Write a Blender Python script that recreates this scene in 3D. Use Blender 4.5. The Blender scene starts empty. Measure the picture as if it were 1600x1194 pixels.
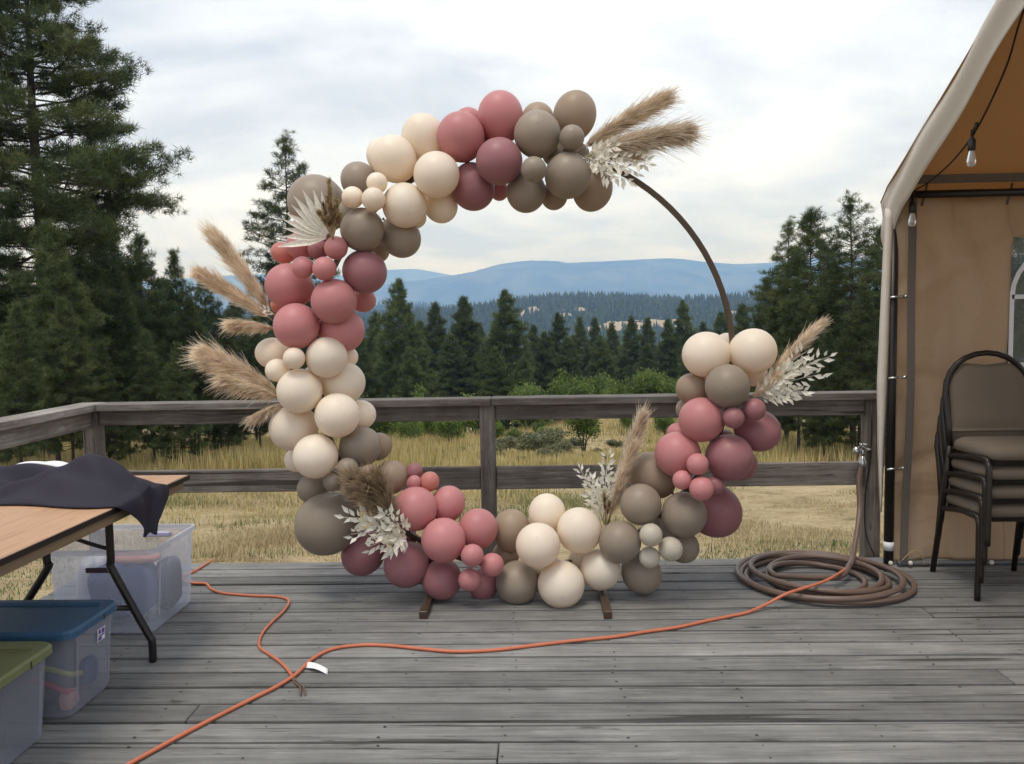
import bpy, math, random
import numpy as np
from mathutils import Vector, Matrix, Quaternion

random.seed(7)
rng = np.random.default_rng(11)
sc = bpy.context.scene
col = sc.collection
R = math.radians

# ------------------------------------------------------------------ camera
F_PX = 1300.0                     # focal length in pixels of the 1600 px wide photograph
CAM_H = 1.43
yd = Vector(((839 - 800) / F_PX, (597 - 500) / F_PX, -1.0)).normalized()      # world +Y seen by the camera
xr = Vector((1.0, 0.0155, 0.0)); xr.z = (xr.x * yd.x + xr.y * yd.y) / -yd.z; xr.normalize()
zu = xr.cross(yd).normalized()
ROT = Matrix((xr, yd, zu))        # camera space -> world space
cam_data = bpy.data.cameras.new('camera')
cam_data.sensor_width = 36.0
cam_data.lens = 36.0 * F_PX / 1600.0
cam_data.clip_start = 0.05
cam_data.clip_end = 60000.0
cam = bpy.data.objects.new('camera', cam_data)
cam.matrix_world = Matrix.Translation((0, 0, CAM_H)) @ ROT.to_4x4()
col.objects.link(cam)
sc.camera = cam

def ray(px, py):
    return ROT @ Vector(((px - 800) / F_PX, (597 - py) / F_PX, -1.0))
def at(px, py, Y):
    d = ray(px, py); t = Y / d.y
    return Vector((d.x * t, Y, CAM_H + d.z * t))
def flat(px, py, z=0.0):
    d = ray(px, py); t = (z - CAM_H) / d.z
    return Vector((d.x * t, d.y * t, z))

# ------------------------------------------------------------------ sky and sun
SUN_EL, SUN_AZ = 70.0, 150.0      # behind a closed cloud deck, high, a little behind the camera to the left
world = bpy.data.worlds.new('World'); sc.world = world; world.use_nodes = True
wn, wl = world.node_tree.nodes, world.node_tree.links
wn.clear()
def N(tree, typ, **kw):
    n = tree.nodes.new(typ)
    for k, v in kw.items(): setattr(n, k, v)
    return n
wt = world.node_tree
sky = N(wt, 'ShaderNodeTexSky', sky_type='NISHITA', sun_disc=False)
sky.sun_elevation = R(SUN_EL); sky.sun_rotation = R(SUN_AZ + 180)
tc = N(wt, 'ShaderNodeTexCoord')
sep = N(wt, 'ShaderNodeSeparateXYZ'); wl.new(tc.outputs['Generated'], sep.inputs[0])
def M(tree, op, a, b=None, c=None, clamp=False):
    n = N(tree, 'ShaderNodeMath', operation=op, use_clamp=clamp)
    for i, v in enumerate((a, b, c)):
        if v is None: continue
        if isinstance(v, (int, float)): n.inputs[i].default_value = v
        else: tree.links.new(v, n.inputs[i])
    return n.outputs[0]
zc = M(wt, 'ADD', M(wt, 'MAXIMUM', sep.outputs[2], 0.0), 0.22)
cmb = N(wt, 'ShaderNodeCombineXYZ')
wl.new(M(wt, 'DIVIDE', sep.outputs[0], zc), cmb.inputs[0]); wl.new(M(wt, 'DIVIDE', sep.outputs[1], zc), cmb.inputs[1])
def wnoise(scale, detail, rough, dist, off):
    mp = N(wt, 'ShaderNodeMapping'); mp.inputs['Location'].default_value = off; mp.inputs['Scale'].default_value = (1, 1.25, 1)
    wl.new(cmb.outputs[0], mp.inputs[0])
    n = N(wt, 'ShaderNodeTexNoise'); n.inputs['Scale'].default_value = scale; n.inputs['Detail'].default_value = detail
    n.inputs['Roughness'].default_value = rough; n.inputs['Distortion'].default_value = dist
    wl.new(mp.outputs[0], n.inputs['Vector'])
    return n.outputs[0]
n1 = wnoise(1.5, 7, 0.55, 0.35, (3.1, 1.7, 0)); n2 = wnoise(0.55, 3, 0.5, 0.2, (8.3, 4.4, 0))
mixf = M(wt, 'ADD', M(wt, 'MULTIPLY', n1, 0.62), M(wt, 'MULTIPLY', n2, 0.38))
ramp = N(wt, 'ShaderNodeValToRGB'); wl.new(mixf, ramp.inputs[0])
e = ramp.color_ramp.elements
e[0].position = 0.395; e[0].color = (4.9, 5.45, 6.5, 1)
e[1].position = 0.61; e[1].color = (9.3, 9.6, 10.2, 1)
m = e.new(0.50); m.color = (7.0, 7.5, 8.4, 1)
mix = N(wt, 'ShaderNodeMix', data_type='RGBA'); mix.inputs[0].default_value = 0.93
wl.new(sky.outputs[0], mix.inputs[6]); wl.new(ramp.outputs[0], mix.inputs[7])
bg = N(wt, 'ShaderNodeBackground'); bg.inputs[1].default_value = 0.10
wl.new(mix.outputs[2], bg.inputs[0])
wo = N(wt, 'ShaderNodeOutputWorld'); wl.new(bg.outputs[0], wo.inputs[0])

sun_d = bpy.data.lights.new('sun', 'SUN'); sun_d.energy = 1.45; sun_d.angle = R(22); sun_d.color = (1.0, 0.96, 0.90)
sun = bpy.data.objects.new('sun', sun_d); col.objects.link(sun)
sdir = Vector((math.sin(R(SUN_AZ + 60)) * math.cos(R(SUN_EL)), math.cos(R(SUN_AZ + 60)) * math.cos(R(SUN_EL)), math.sin(R(SUN_EL))))
sun.rotation_euler = (-sdir).to_track_quat('-Z', 'Y').to_euler()
sky.sun_rotation = math.atan2(sdir.x, sdir.y)

vs = sc.view_settings
vs.view_transform = 'Standard'; vs.look = 'None'; vs.exposure = 0.48; vs.gamma = 1.0; vs.use_curve_mapping = False
sc.cycles.use_denoising = True
sc.cycles.max_bounces = 7
sc.cycles.adaptive_threshold = 0.02
sc.cycles.caustics_reflective = False; sc.cycles.caustics_refractive = False
sc.cycles.transparent_max_bounces = 24
sc.cycles.volume_bounces = 1

# ------------------------------------------------------------------ materials
def principled(name):
    mt = bpy.data.materials.new(name); mt.use_nodes = True
    t = mt.node_tree; b = t.nodes['Principled BSDF']
    return mt, t, b
def plain(name, c, rough=0.6, metal=0.0, spec=0.4):
    mt, t, b = principled(name)
    oi = N(t, 'ShaderNodeTexCoord'); ns = N(t, 'ShaderNodeTexNoise'); ns.inputs['Scale'].default_value = 14; ns.inputs['Detail'].default_value = 4
    t.links.new(oi.outputs['Object'], ns.inputs['Vector'])
    mx = N(t, 'ShaderNodeMix', data_type='RGBA'); t.links.new(ns.outputs[0], mx.inputs[0])
    mx.inputs[6].default_value = (*[v * 0.82 for v in c], 1); mx.inputs[7].default_value = (*[min(1, v * 1.15) for v in c], 1)
    t.links.new(mx.outputs[2], b.inputs['Base Color'])
    b.inputs['Roughness'].default_value = rough; b.inputs['Metallic'].default_value = metal; b.inputs['Specular IOR Level'].default_value = spec
    return mt
def rgb_ramp(t, fac, stops):
    r = N(t, 'ShaderNodeValToRGB'); t.links.new(fac, r.inputs[0])
    els = r.color_ramp.elements
    els[0].position, els[0].color = stops[0][0], (*stops[0][1], 1)
    els[1].position, els[1].color = stops[-1][0], (*stops[-1][1], 1)
    for p, c in stops[1:-1]:
        k = els.new(p); k.color = (*c, 1)
    return r.outputs[0]
def noise(t, vec, scale, detail=5, rough=0.55, dist=0.0, mscale=None, loc=None):
    if mscale or loc is not None:
        mp = N(t, 'ShaderNodeMapping'); t.links.new(vec, mp.inputs[0])
        if mscale: mp.inputs['Scale'].default_value = mscale
        vec = mp.outputs[0]
    n = N(t, 'ShaderNodeTexNoise'); n.inputs['Scale'].default_value = scale; n.inputs['Detail'].default_value = detail
    n.inputs['Roughness'].default_value = rough; n.inputs['Distortion'].default_value = dist
    t.links.new(vec, n.inputs['Vector'])
    return n.outputs[0]
def mixc(t, f, a, b, blend='MIX'):
    mx = N(t, 'ShaderNodeMix', data_type='RGBA', blend_type=blend)
    if isinstance(f, (int, float)): mx.inputs[0].default_value = f
    else: t.links.new(f, mx.inputs[0])
    for i, v in ((6, a), (7, b)):
        if isinstance(v, tuple): mx.inputs[i].default_value = (*v, 1)
        else: t.links.new(v, mx.inputs[i])
    return mx.outputs[2]
def bump(t, b, h, strength=0.4, dist=0.01):
    n = N(t, 'ShaderNodeBump'); n.inputs['Strength'].default_value = strength; n.inputs['Distance'].default_value = dist
    t.links.new(h, n.inputs['Height']); t.links.new(n.outputs[0], b.inputs['Normal'])

def wood(name, stops, knot=(0.10, 0.09, 0.085), axis='X', tone=0.35, rough=0.78):
    """weathered timber, grain along the piece's own axis; every board gets its own offset and tone"""
    mt, t, b = principled(name)
    tcn = N(t, 'ShaderNodeTexCoord'); oi = N(t, 'ShaderNodeObjectInfo')
    add = N(t, 'ShaderNodeVectorMath', operation='ADD'); t.links.new(tcn.outputs['Object'], add.inputs[0])
    sc_ = N(t, 'ShaderNodeVectorMath', operation='SCALE'); sc_.inputs[3].default_value = 37.0
    cb = N(t, 'ShaderNodeCombineXYZ')
    t.links.new(oi.outputs['Random'], cb.inputs[0]); t.links.new(oi.outputs['Random'], cb.inputs[1]); t.links.new(oi.outputs['Random'], cb.inputs[2])
    t.links.new(cb.outputs[0], sc_.inputs[0]); t.links.new(sc_.outputs[0], add.inputs[1])
    v = add.outputs[0]
    st = {'X': (0.05, 1, 1), 'Y': (1, 0.05, 1), 'Z': (1, 1, 0.05)}[axis]
    st2 = {'X': (0.016, 1, 1), 'Y': (1, 0.016, 1), 'Z': (1, 1, 0.016)}[axis]
    g1 = noise(t, v, 42, 6, 0.65, 0.6, st)
    g2 = noise(t, v, 150, 4, 0.6, 0.2, st2)
    big = noise(t, v, 3.2, 5, 0.6)
    f = M(t, 'ADD', M(t, 'MULTIPLY', g1, 0.46), M(t, 'ADD', M(t, 'MULTIPLY', g2, 0.20), M(t, 'MULTIPLY', big, 0.34)))
    base = rgb_ramp(t, f, stops)
    # checks: thin dark splits along the grain
    cr = noise(t, v, 26, 3, 0.5, 0.8, st2)
    crm = M(t, 'MULTIPLY', M(t, 'SUBTRACT', 0.365, cr, clamp=True), 26.0, clamp=True)
    # knots
    vor = N(t, 'ShaderNodeTexVoronoi'); mp = N(t, 'ShaderNodeMapping'); t.links.new(v, mp.inputs[0])
    mp.inputs['Scale'].default_value = {'X': (0.9, 3.2, 3.2), 'Y': (3.2, 0.9, 3.2), 'Z': (3.2, 3.2, 0.9)}[axis]
    t.links.new(mp.outputs[0], vor.inputs['Vector']); vor.inputs['Scale'].default_value = 1.6
    kd = M(t, 'ADD', vor.outputs['Distance'], M(t, 'MULTIPLY', noise(t, v, 20, 3), 0.08))
    km = M(t, 'MULTIPLY', M(t, 'SUBTRACT', 0.125, kd, clamp=True), 14.0, clamp=True)
    ds = noise(t, v, 55, 2, 0.5, 0.3, {'X': (0.11, 1, 1), 'Y': (1, 0.11, 1), 'Z': (1, 1, 0.11)}[axis])
    dsm = M(t, 'MULTIPLY', M(t, 'SUBTRACT', 0.335, ds, clamp=True), 16.0, clamp=True)
    lt_ = M(t, 'MULTIPLY', M(t, 'SUBTRACT', ds, 0.64, clamp=True), 9.0, clamp=True)
    base = mixc(t, M(t, 'MULTIPLY', dsm, 0.55), base, knot)
    base = mixc(t, M(t, 'MULTIPLY', lt_, 0.35), base, stops[-1][1])
    c = mixc(t, M(t, 'MULTIPLY', crm, 0.8), base, knot)
    c = mixc(t, M(t, 'MULTIPLY', km, 0.8), c, knot)
    tone_v = M(t, 'ADD', M(t, 'MULTIPLY', oi.outputs['Random'], tone), 1.0 - tone * 0.5)
    hs = N(t, 'ShaderNodeHueSaturation'); t.links.new(c, hs.inputs['Color']); t.links.new(tone_v, hs.inputs['Value'])
    t.links.new(hs.outputs[0], b.inputs['Base Color'])
    b.inputs['Roughness'].default_value = rough; b.inputs['Specular IOR Level'].default_value = 0.25
    hgt = M(t, 'SUBTRACT', f, M(t, 'ADD', M(t, 'MULTIPLY', crm, 0.5), M(t, 'MULTIPLY', km, 0.15)))
    bump(t, b, hgt, 0.55, 0.006)
    return mt

def latex(name, c, glow, trans):
    mt, t, b = principled(name)
    oi = N(t, 'ShaderNodeObjectInfo'); tcn = N(t, 'ShaderNodeTexCoord')
    hs = N(t, 'ShaderNodeHueSaturation'); hs.inputs['Color'].default_value = (*c, 1)
    t.links.new(M(t, 'ADD', M(t, 'MULTIPLY', oi.outputs['Random'], 0.16), 0.92), hs.inputs['Value'])
    sp = N(t, 'ShaderNodeSeparateXYZ'); t.links.new(tcn.outputs['Object'], sp.inputs[0])
    rr = M(t, 'SQRT', M(t, 'ADD', M(t, 'POWER', sp.outputs[0], 2.0), M(t, 'POWER', sp.outputs[1], 2.0)))
    crown = M(t, 'MULTIPLY', M(t, 'MULTIPLY', M(t, 'SUBTRACT', 0.045, rr, clamp=True), 34.0, clamp=True), M(t, 'GREATER_THAN', sp.outputs[2], 0.0))
    mott = noise(t, tcn.outputs['Object'], 3.0, 5, 0.6)
    cc = mixc(t, M(t, 'MULTIPLY', crown, 0.35), hs.outputs[0], tuple(v * 0.35 for v in c))
    cc = mixc(t, M(t, 'MULTIPLY', mott, 0.08), cc, tuple(v * 0.8 for v in c))
    t.links.new(cc, b.inputs['Base Color'])
    b.inputs['Roughness'].default_value = 0.44; b.inputs['Specular IOR Level'].default_value = 0.4
    b.inputs['Sheen Weight'].default_value = 0.08
    tr = N(t, 'ShaderNodeBsdfTranslucent'); tr.inputs[0].default_value = (*glow, 1)
    ms = N(t, 'ShaderNodeMixShader'); ms.inputs[0].default_value = trans
    t.links.new(b.outputs[0], ms.inputs[1]); t.links.new(tr.outputs[0], ms.inputs[2])
    t.links.new(ms.outputs[0], t.nodes['Material Output'].inputs[0])
    
    return mt

def leafmat(name, stops, scale=0.9, trans=0.25, coord='Object', rough=0.6, obj_var=0.25):
    """foliage, needles, straw: colour varies clump by clump and plant by plant"""
    mt, t, b = principled(name)
    tcn = N(t, 'ShaderNodeTexCoord'); oi = N(t, 'ShaderNodeObjectInfo'); geo = N(t, 'ShaderNodeNewGeometry')
    src = geo.outputs['Position'] if coord == 'World' else tcn.outputs['Object']
    f = M(t, 'ADD', M(t, 'MULTIPLY', noise(t, src, scale, 4, 0.6), 0.75), M(t, 'MULTIPLY', geo.outputs['Random Per Island'], 0.25))
    c = rgb_ramp(t, f, stops)
    hs = N(t, 'ShaderNodeHueSaturation'); t.links.new(c, hs.inputs['Color'])
    t.links.new(M(t, 'ADD', M(t, 'MULTIPLY', oi.outputs['Random'], obj_var), 1 - obj_var * 0.5), hs.inputs['Value'])
    t.links.new(hs.outputs[0], b.inputs['Base Color'])
    b.inputs['Roughness'].default_value = rough; b.inputs['Specular IOR Level'].default_value = 0.2
    tr = N(t, 'ShaderNodeBsdfTranslucent'); t.links.new(hs.outputs[0], tr.inputs[0])
    ms = N(t, 'ShaderNodeMixShader'); ms.inputs[0].default_value = trans
    t.links.new(b.outputs[0], ms.inputs[1]); t.links.new(tr.outputs[0], ms.inputs[2])
    t.links.new(ms.outputs[0], t.nodes['Material Output'].inputs[0])
    return mt

def fabric(name, c1, c2, trans=0.0, weave=260, rough=0.85, glow=None, wr=0.0):
    mt, t, b = principled(name)
    tcn = N(t, 'ShaderNodeTexCoord'); v = tcn.outputs['Object']
    f = noise(t, v, 2.3, 6, 0.6, 0.3)
    w = noise(t, v, weave, 2, 0.5)
    c = mixc(t, f, c1, c2); c = mixc(t, M(t, 'MULTIPLY', w, 0.35), c, tuple(x * 0.6 for x in c1))
    t.links.new(c, b.inputs['Base Color']); b.inputs['Roughness'].default_value = rough; b.inputs['Specular IOR Level'].default_value = 0.2
    bump(t, b, M(t, 'ADD', M(t, 'MULTIPLY', noise(t, v, 4.5, 3, 0.45, 0.25), wr), M(t, 'MULTIPLY', w, 0.05)), 0.55, 0.035)
    if trans > 0:
        tr = N(t, 'ShaderNodeBsdfTranslucent'); tr.inputs[0].default_value = (*(glow or c1), 1); t.links.new(b.inputs['Normal'].links[0].from_socket, tr.inputs['Normal'])
        ms = N(t, 'ShaderNodeMixShader'); ms.inputs[0].default_value = trans
        t.links.new(b.outputs[0], ms.inputs[1]); t.links.new(tr.outputs[0], ms.inputs[2])
        t.links.new(ms.outputs[0], t.nodes['Material Output'].inputs[0])
    return mt

def frosted(name, c, opacity, rough=0.3):
    mt, t, b = principled(name)
    tcn = N(t, 'ShaderNodeTexCoord')
    f = noise(t, tcn.outputs['Object'], 5, 5, 0.6, 0.5)
    t.links.new(mixc(t, f, tuple(v * 0.88 for v in c), c), b.inputs['Base Color'])
    b.inputs['Roughness'].default_value = rough
    tr = N(t, 'ShaderNodeBsdfTranslucent'); tr.inputs[0].default_value = (*c, 1)
    m1 = N(t, 'ShaderNodeMixShader'); m1.inputs[0].default_value = 0.45
    t.links.new(b.outputs[0], m1.inputs[1]); t.links.new(tr.outputs[0], m1.inputs[2])
    tp = N(t, 'ShaderNodeBsdfTransparent'); tp.inputs[0].default_value = (0.95, 0.96, 1.0, 1)
    m2 = N(t, 'ShaderNodeMixShader')
    t.links.new(M(t, 'ADD', opacity - 0.06, M(t, 'MULTIPLY', f, 0.12)), m2.inputs[0])
    t.links.new(tp.outputs[0], m2.inputs[1]); t.links.new(m1.outputs[0], m2.inputs[2])
    t.links.new(m2.outputs[0], t.nodes['Material Output'].inputs[0])
    return mt

MAT = {}
MAT['deck'] = wood('weathered_deck_wood', [(0.30, (0.055, 0.054, 0.052)), (0.42, (0.145, 0.144, 0.139)), (0.54, (0.22, 0.217, 0.209)), (0.70, (0.37, 0.362, 0.342))], knot=(0.04, 0.036, 0.032), tone=0.42)
rail_stops = [(0.28, (0.048, 0.039, 0.033)), (0.44, (0.112, 0.096, 0.084)), (0.58, (0.215, 0.193, 0.172)), (0.73, (0.40, 0.375, 0.34))]
MAT['rail_x'] = wood('weathered_rail_wood', rail_stops, knot=(0.03, 0.022, 0.018), tone=0.3)
MAT['rail_y'] = wood('weathered_side_rail_wood', [(p, tuple(min(1, v * 1.35) for v in c)) for p, c in rail_stops], knot=(0.04, 0.03, 0.025), axis='Y', tone=0.2)
MAT['rail_z'] = wood('weathered_post_wood', rail_stops, knot=(0.03, 0.022, 0.018), axis='Z', tone=0.3)
MAT['post_red'] = wood('stained_post_wood', [(0.3, (0.02, 0.012, 0.011)), (0.7, (0.07, 0.035, 0.03))], axis='Z', tone=0.2)
MAT['cream'] = latex('cream_latex', (0.92, 0.83, 0.69), (0.98, 0.70, 0.42), 0.24)
MAT['white'] = latex('off_white_latex', (0.66, 0.60, 0.50), (0.8, 0.68, 0.5), 0.25)
MAT['taupe'] = latex('taupe_latex', (0.325, 0.26, 0.20), (0.34, 0.23, 0.14), 0.15)
MAT['tan'] = latex('tan_latex', (0.42, 0.315, 0.225), (0.50, 0.32, 0.18), 0.25)
MAT['rose'] = latex('rose_latex', (0.60, 0.25, 0.25), (0.70, 0.18, 0.14), 0.20)
MAT['mauve'] = latex('mauve_latex', (0.37, 0.155, 0.165), (0.40, 0.11, 0.10), 0.14)
MAT['salmon'] = latex('salmon_latex', (0.64, 0.255, 0.215), (0.80, 0.28, 0.19), 0.28)
MAT['bronze'] = plain('bronze_painted_steel', (0.085, 0.055, 0.036), 0.42, 0.35, 0.5)
MAT['pampas'] = leafmat('pampas_straw', [(0.32, (0.46, 0.34, 0.23)), (0.46, (0.74, 0.60, 0.44)), (0.64, (0.92, 0.82, 0.68))], 11.0, 0.42, obj_var=0.3)
MAT['pampas_dark'] = leafmat('brown_pampas', [(0.3, (0.18, 0.12, 0.07)), (0.46, (0.38, 0.275, 0.17)), (0.64, (0.64, 0.51, 0.36))], 16.0, 0.3)
MAT['bleached'] = leafmat('bleached_leaf', [(0.3, (0.72, 0.66, 0.54)), (0.62, (0.93, 0.90, 0.81))], 12.0, 0.32)
MAT['straw_stem'] = plain('straw_stem', (0.38, 0.27, 0.15), 0.7)
MAT['seed'] = leafmat('seed_head', [(0.35, (0.10, 0.055, 0.025)), (0.55, (0.42, 0.30, 0.15)), (0.7, (0.72, 0.58, 0.36))], 40, 0.15)
MAT['needle'] = leafmat('pine_needles', [(0.32, (0.036, 0.052, 0.022)), (0.48, (0.068, 0.094, 0.038)), (0.60, (0.12, 0.145, 0.058)), (0.76, (0.20, 0.19, 0.075))], 0.55, 0.32, obj_var=0.35)
MAT['needle_far'] = leafmat('conifer_needles', [(0.32, (0.040, 0.062, 0.024)), (0.5, (0.088, 0.122, 0.046)), (0.66, (0.16, 0.185, 0.070))], 0.5, 0.30, obj_var=0.4)
MAT['bark'] = plain('pine_bark', (0.055, 0.042, 0.035), 0.9)
MAT['leaf'] = leafmat('shrub_leaves', [(0.3, (0.06, 0.10, 0.022)), (0.5, (0.14, 0.205, 0.05)), (0.70, (0.26, 0.33, 0.10))], 0.8, 0.42, obj_var=0.35)
MAT['sage'] = leafmat('sage_leaves', [(0.3, (0.09, 0.11, 0.055)), (0.5, (0.19, 0.20, 0.11)), (0.72, (0.31, 0.30, 0.19))], 1.2, 0.25, obj_var=0.4)
MAT['black_steel'] = plain('black_painted_steel', (0.018, 0.015, 0.014), 0.38, 0.2, 0.5)
MAT['chair_steel'] = plain('dark_brown_steel', (0.022, 0.017, 0.014), 0.32, 0.3, 0.5)
MAT['upholstery'] = fabric('grey_brown_upholstery', (0.155, 0.122, 0.09), (0.21, 0.168, 0.125), 0, 420)
MAT['canvas'] = fabric('tan_canvas', (0.50, 0.395, 0.285), (0.56, 0.45, 0.33), 0.40, 300, 0.85, (0.74, 0.555, 0.37), 2.6)
MAT['canvas_roof'] = fabric('tan_canvas_roof', (0.40, 0.285, 0.175), (0.46, 0.33, 0.20), 0.42, 300, 0.85, (0.60, 0.37, 0.18), 0.4)
MAT['canvas_pale'] = fabric('pale_canvas', (0.68, 0.61, 0.53), (0.80, 0.73, 0.64), 0.08, 300, 0.8, (0.6, 0.42, 0.25), 0.6)
MAT['webbing'] = fabric('grey_webbing', (0.12, 0.10, 0.085), (0.16, 0.135, 0.115), 0, 500)
MAT['white_plastic'] = plain('white_plastic', (0.75, 0.76, 0.78), 0.4)
MAT['lavender'] = plain('lavender_plastic', (0.40, 0.40, 0.58), 0.4)
MAT['plum'] = plain('plum_plastic', (0.05, 0.025, 0.05), 0.45)
MAT['navy'] = fabric('navy_cloth', (0.026, 0.024, 0.036), (0.042, 0.038, 0.054), 0, 600, 0.8)
MAT['paper'] = plain('white_paper', (0.8, 0.8, 0.82), 0.7)
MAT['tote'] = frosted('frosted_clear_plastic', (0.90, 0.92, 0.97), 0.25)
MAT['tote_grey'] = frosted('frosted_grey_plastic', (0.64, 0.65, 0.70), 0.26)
MAT['tote_rim'] = frosted('frosted_rim_plastic', (0.82, 0.84, 0.9), 0.55)
MAT['blue_lid'] = plain('blue_lid_plastic', (0.035, 0.10, 0.19), 0.42)
MAT['green_lid'] = plain('olive_lid_plastic', (0.17, 0.19, 0.085), 0.45)
MAT['indigo'] = fabric('indigo_fabric', (0.04, 0.075, 0.20), (0.08, 0.13, 0.31), 0, 200, 0.9)
MAT['red'] = fabric('red_fabric', (0.45, 0.03, 0.05), (0.55, 0.06, 0.08), 0, 200)
MAT['peach'] = fabric('peach_fabric', (0.62, 0.30, 0.24), (0.68, 0.36, 0.28), 0, 200)
MAT['lime'] = fabric('yellow_green_fabric', (0.40, 0.42, 0.10), (0.5, 0.5, 0.16), 0, 200)
MAT['grey_fab'] = fabric('grey_fabric', (0.10, 0.10, 0.14), (0.2, 0.2, 0.26), 0, 200)
MAT['orange'] = plain('orange_cord_rubber', (0.56, 0.165, 0.085), 0.5)
MAT['hose'] = plain('brown_rubber_hose', (0.145, 0.095, 0.072), 0.42, 0, 0.5)
MAT['chrome'] = plain('worn_chrome', (0.5, 0.5, 0.5), 0.25, 0.9)
MAT['nail'] = plain('rusty_nail', (0.03, 0.026, 0.024), 0.7, 0.3)
mt, t, b = principled('light_bulb_glass'); b.inputs['Base Color'].default_value = (0.9, 0.9, 0.88, 1); b.inputs['Roughness'].default_value = 0.05
b.inputs['Transmission Weight'].default_value = 0.7; MAT['glass'] = mt
mt, t, b = principled('clear_vinyl'); b.inputs['Base Color'].default_value = (0.25, 0.28, 0.27, 1); b.inputs['Roughness'].default_value = 0.12
tp = N(t, 'ShaderNodeBsdfTransparent'); tp.inputs[0].default_value = (0.75, 0.8, 0.78, 1); ms = N(t, 'ShaderNodeMixShader')
tcn = N(t, 'ShaderNodeTexCoord'); t.links.new(M(t, 'ADD', 0.22, M(t, 'MULTIPLY', noise(t, tcn.outputs['Object'], 3, 5, 0.6, 1.0), 0.4)), ms.inputs[0])
t.links.new(tp.outputs[0], ms.inputs[1]); t.links.new(b.outputs[0], ms.inputs[2]); t.links.new(ms.outputs[0], t.nodes['Material Output'].inputs[0]); MAT['vinyl'] = mt

# meadow soil: straw thatch, bare soil and greener patches
mt, t, b = principled('meadow_ground'); geo = N(t, 'ShaderNodeNewGeometry'); p = geo.outputs['Position']
f = M(t, 'ADD', M(t, 'MULTIPLY', noise(t, p, 0.8, 7, 0.72), 0.6), M(t, 'MULTIPLY', noise(t, p, 9, 6, 0.75), 0.40))
c = rgb_ramp(t, f, [(0.36, (0.15, 0.11, 0.06)), (0.46, (0.34, 0.26, 0.145)), (0.55, (0.46, 0.36, 0.215)), (0.65, (0.54, 0.44, 0.29))])
gm = M(t, 'MULTIPLY', M(t, 'SUBTRACT', noise(t, p, 0.9, 5, 0.7, 0.4), 0.52, clamp=True), 7.0, clamp=True)
t.links.new(mixc(t, M(t, 'MULTIPLY', gm, 0.45), c, (0.18, 0.18, 0.075)), b.inputs['Base Color'])
b.inputs['Roughness'].default_value = 0.95; b.inputs['Specular IOR Level'].default_value = 0.1
bump(t, b, noise(t, p, 16, 7, 0.7), 0.8, 0.06); MAT['ground'] = mt
MAT['straw'] = leafmat('dry_grass_blades', [(0.32, (0.15, 0.17, 0.055)), (0.40, (0.29, 0.26, 0.095)), (0.48, (0.50, 0.405, 0.175)), (0.7, (0.62, 0.51, 0.27))], 0.55, 0.3, 'World', obj_var=0)
MAT['hay'] = leafmat('mown_hay_blades', [(0.30, (0.22, 0.17, 0.085)), (0.48, (0.41, 0.33, 0.18)), (0.68, (0.58, 0.49, 0.31))], 1.4, 0.25, 'World', obj_var=0)
MAT['green_grass'] = leafmat('green_tuft_blades', [(0.3, (0.07, 0.11, 0.03)), (0.55, (0.14, 0.175, 0.06)), (0.75, (0.28, 0.27, 0.11))], 1.2, 0.3, 'World', obj_var=0)
# hills: woodland floor with sandy cut banks, and far mountains of forest and pale rock
def terrain(name, stops, sc1, patch, pscale, pth):
    mt, t, b = principled(name); geo = N(t, 'ShaderNodeNewGeometry'); p = geo.outputs['Position']
    c = rgb_ramp(t, noise(t, p, sc1, 7, 0.65), stops)
    pm = M(t, 'MULTIPLY', M(t, 'SUBTRACT', noise(t, p, pscale, 5, 0.6, 0.6), pth, clamp=True), 14.0, clamp=True)
    t.links.new(mixc(t, pm, c, patch), b.inputs['Base Color']); b.inputs['Roughness'].default_value = 1.0; b.inputs['Specular IOR Level'].default_value = 0.0
    bump(t, b, noise(t, p, sc1 * 3, 6, 0.7), 1.0, 0.5 / sc1 * 0.02)
    return mt
MAT['hill'] = terrain('wooded_hill', [(0.35, (0.02, 0.03, 0.014)), (0.6, (0.045, 0.058, 0.026))], 0.02, (0.38, 0.30, 0.2), 0.006, 0.66)
MAT['mountain'] = terrain('forested_mountain', [(0.40, (0.008, 0.014, 0.010)), (0.5, (0.04, 0.05, 0.038)), (0.62, (0.085, 0.09, 0.07))], 0.0026, (0.24, 0.21, 0.19), 0.0016, 0.68)
MAT['sand'] = plain('sandy_bank', (0.36, 0.285, 0.19), 0.95)

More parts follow.
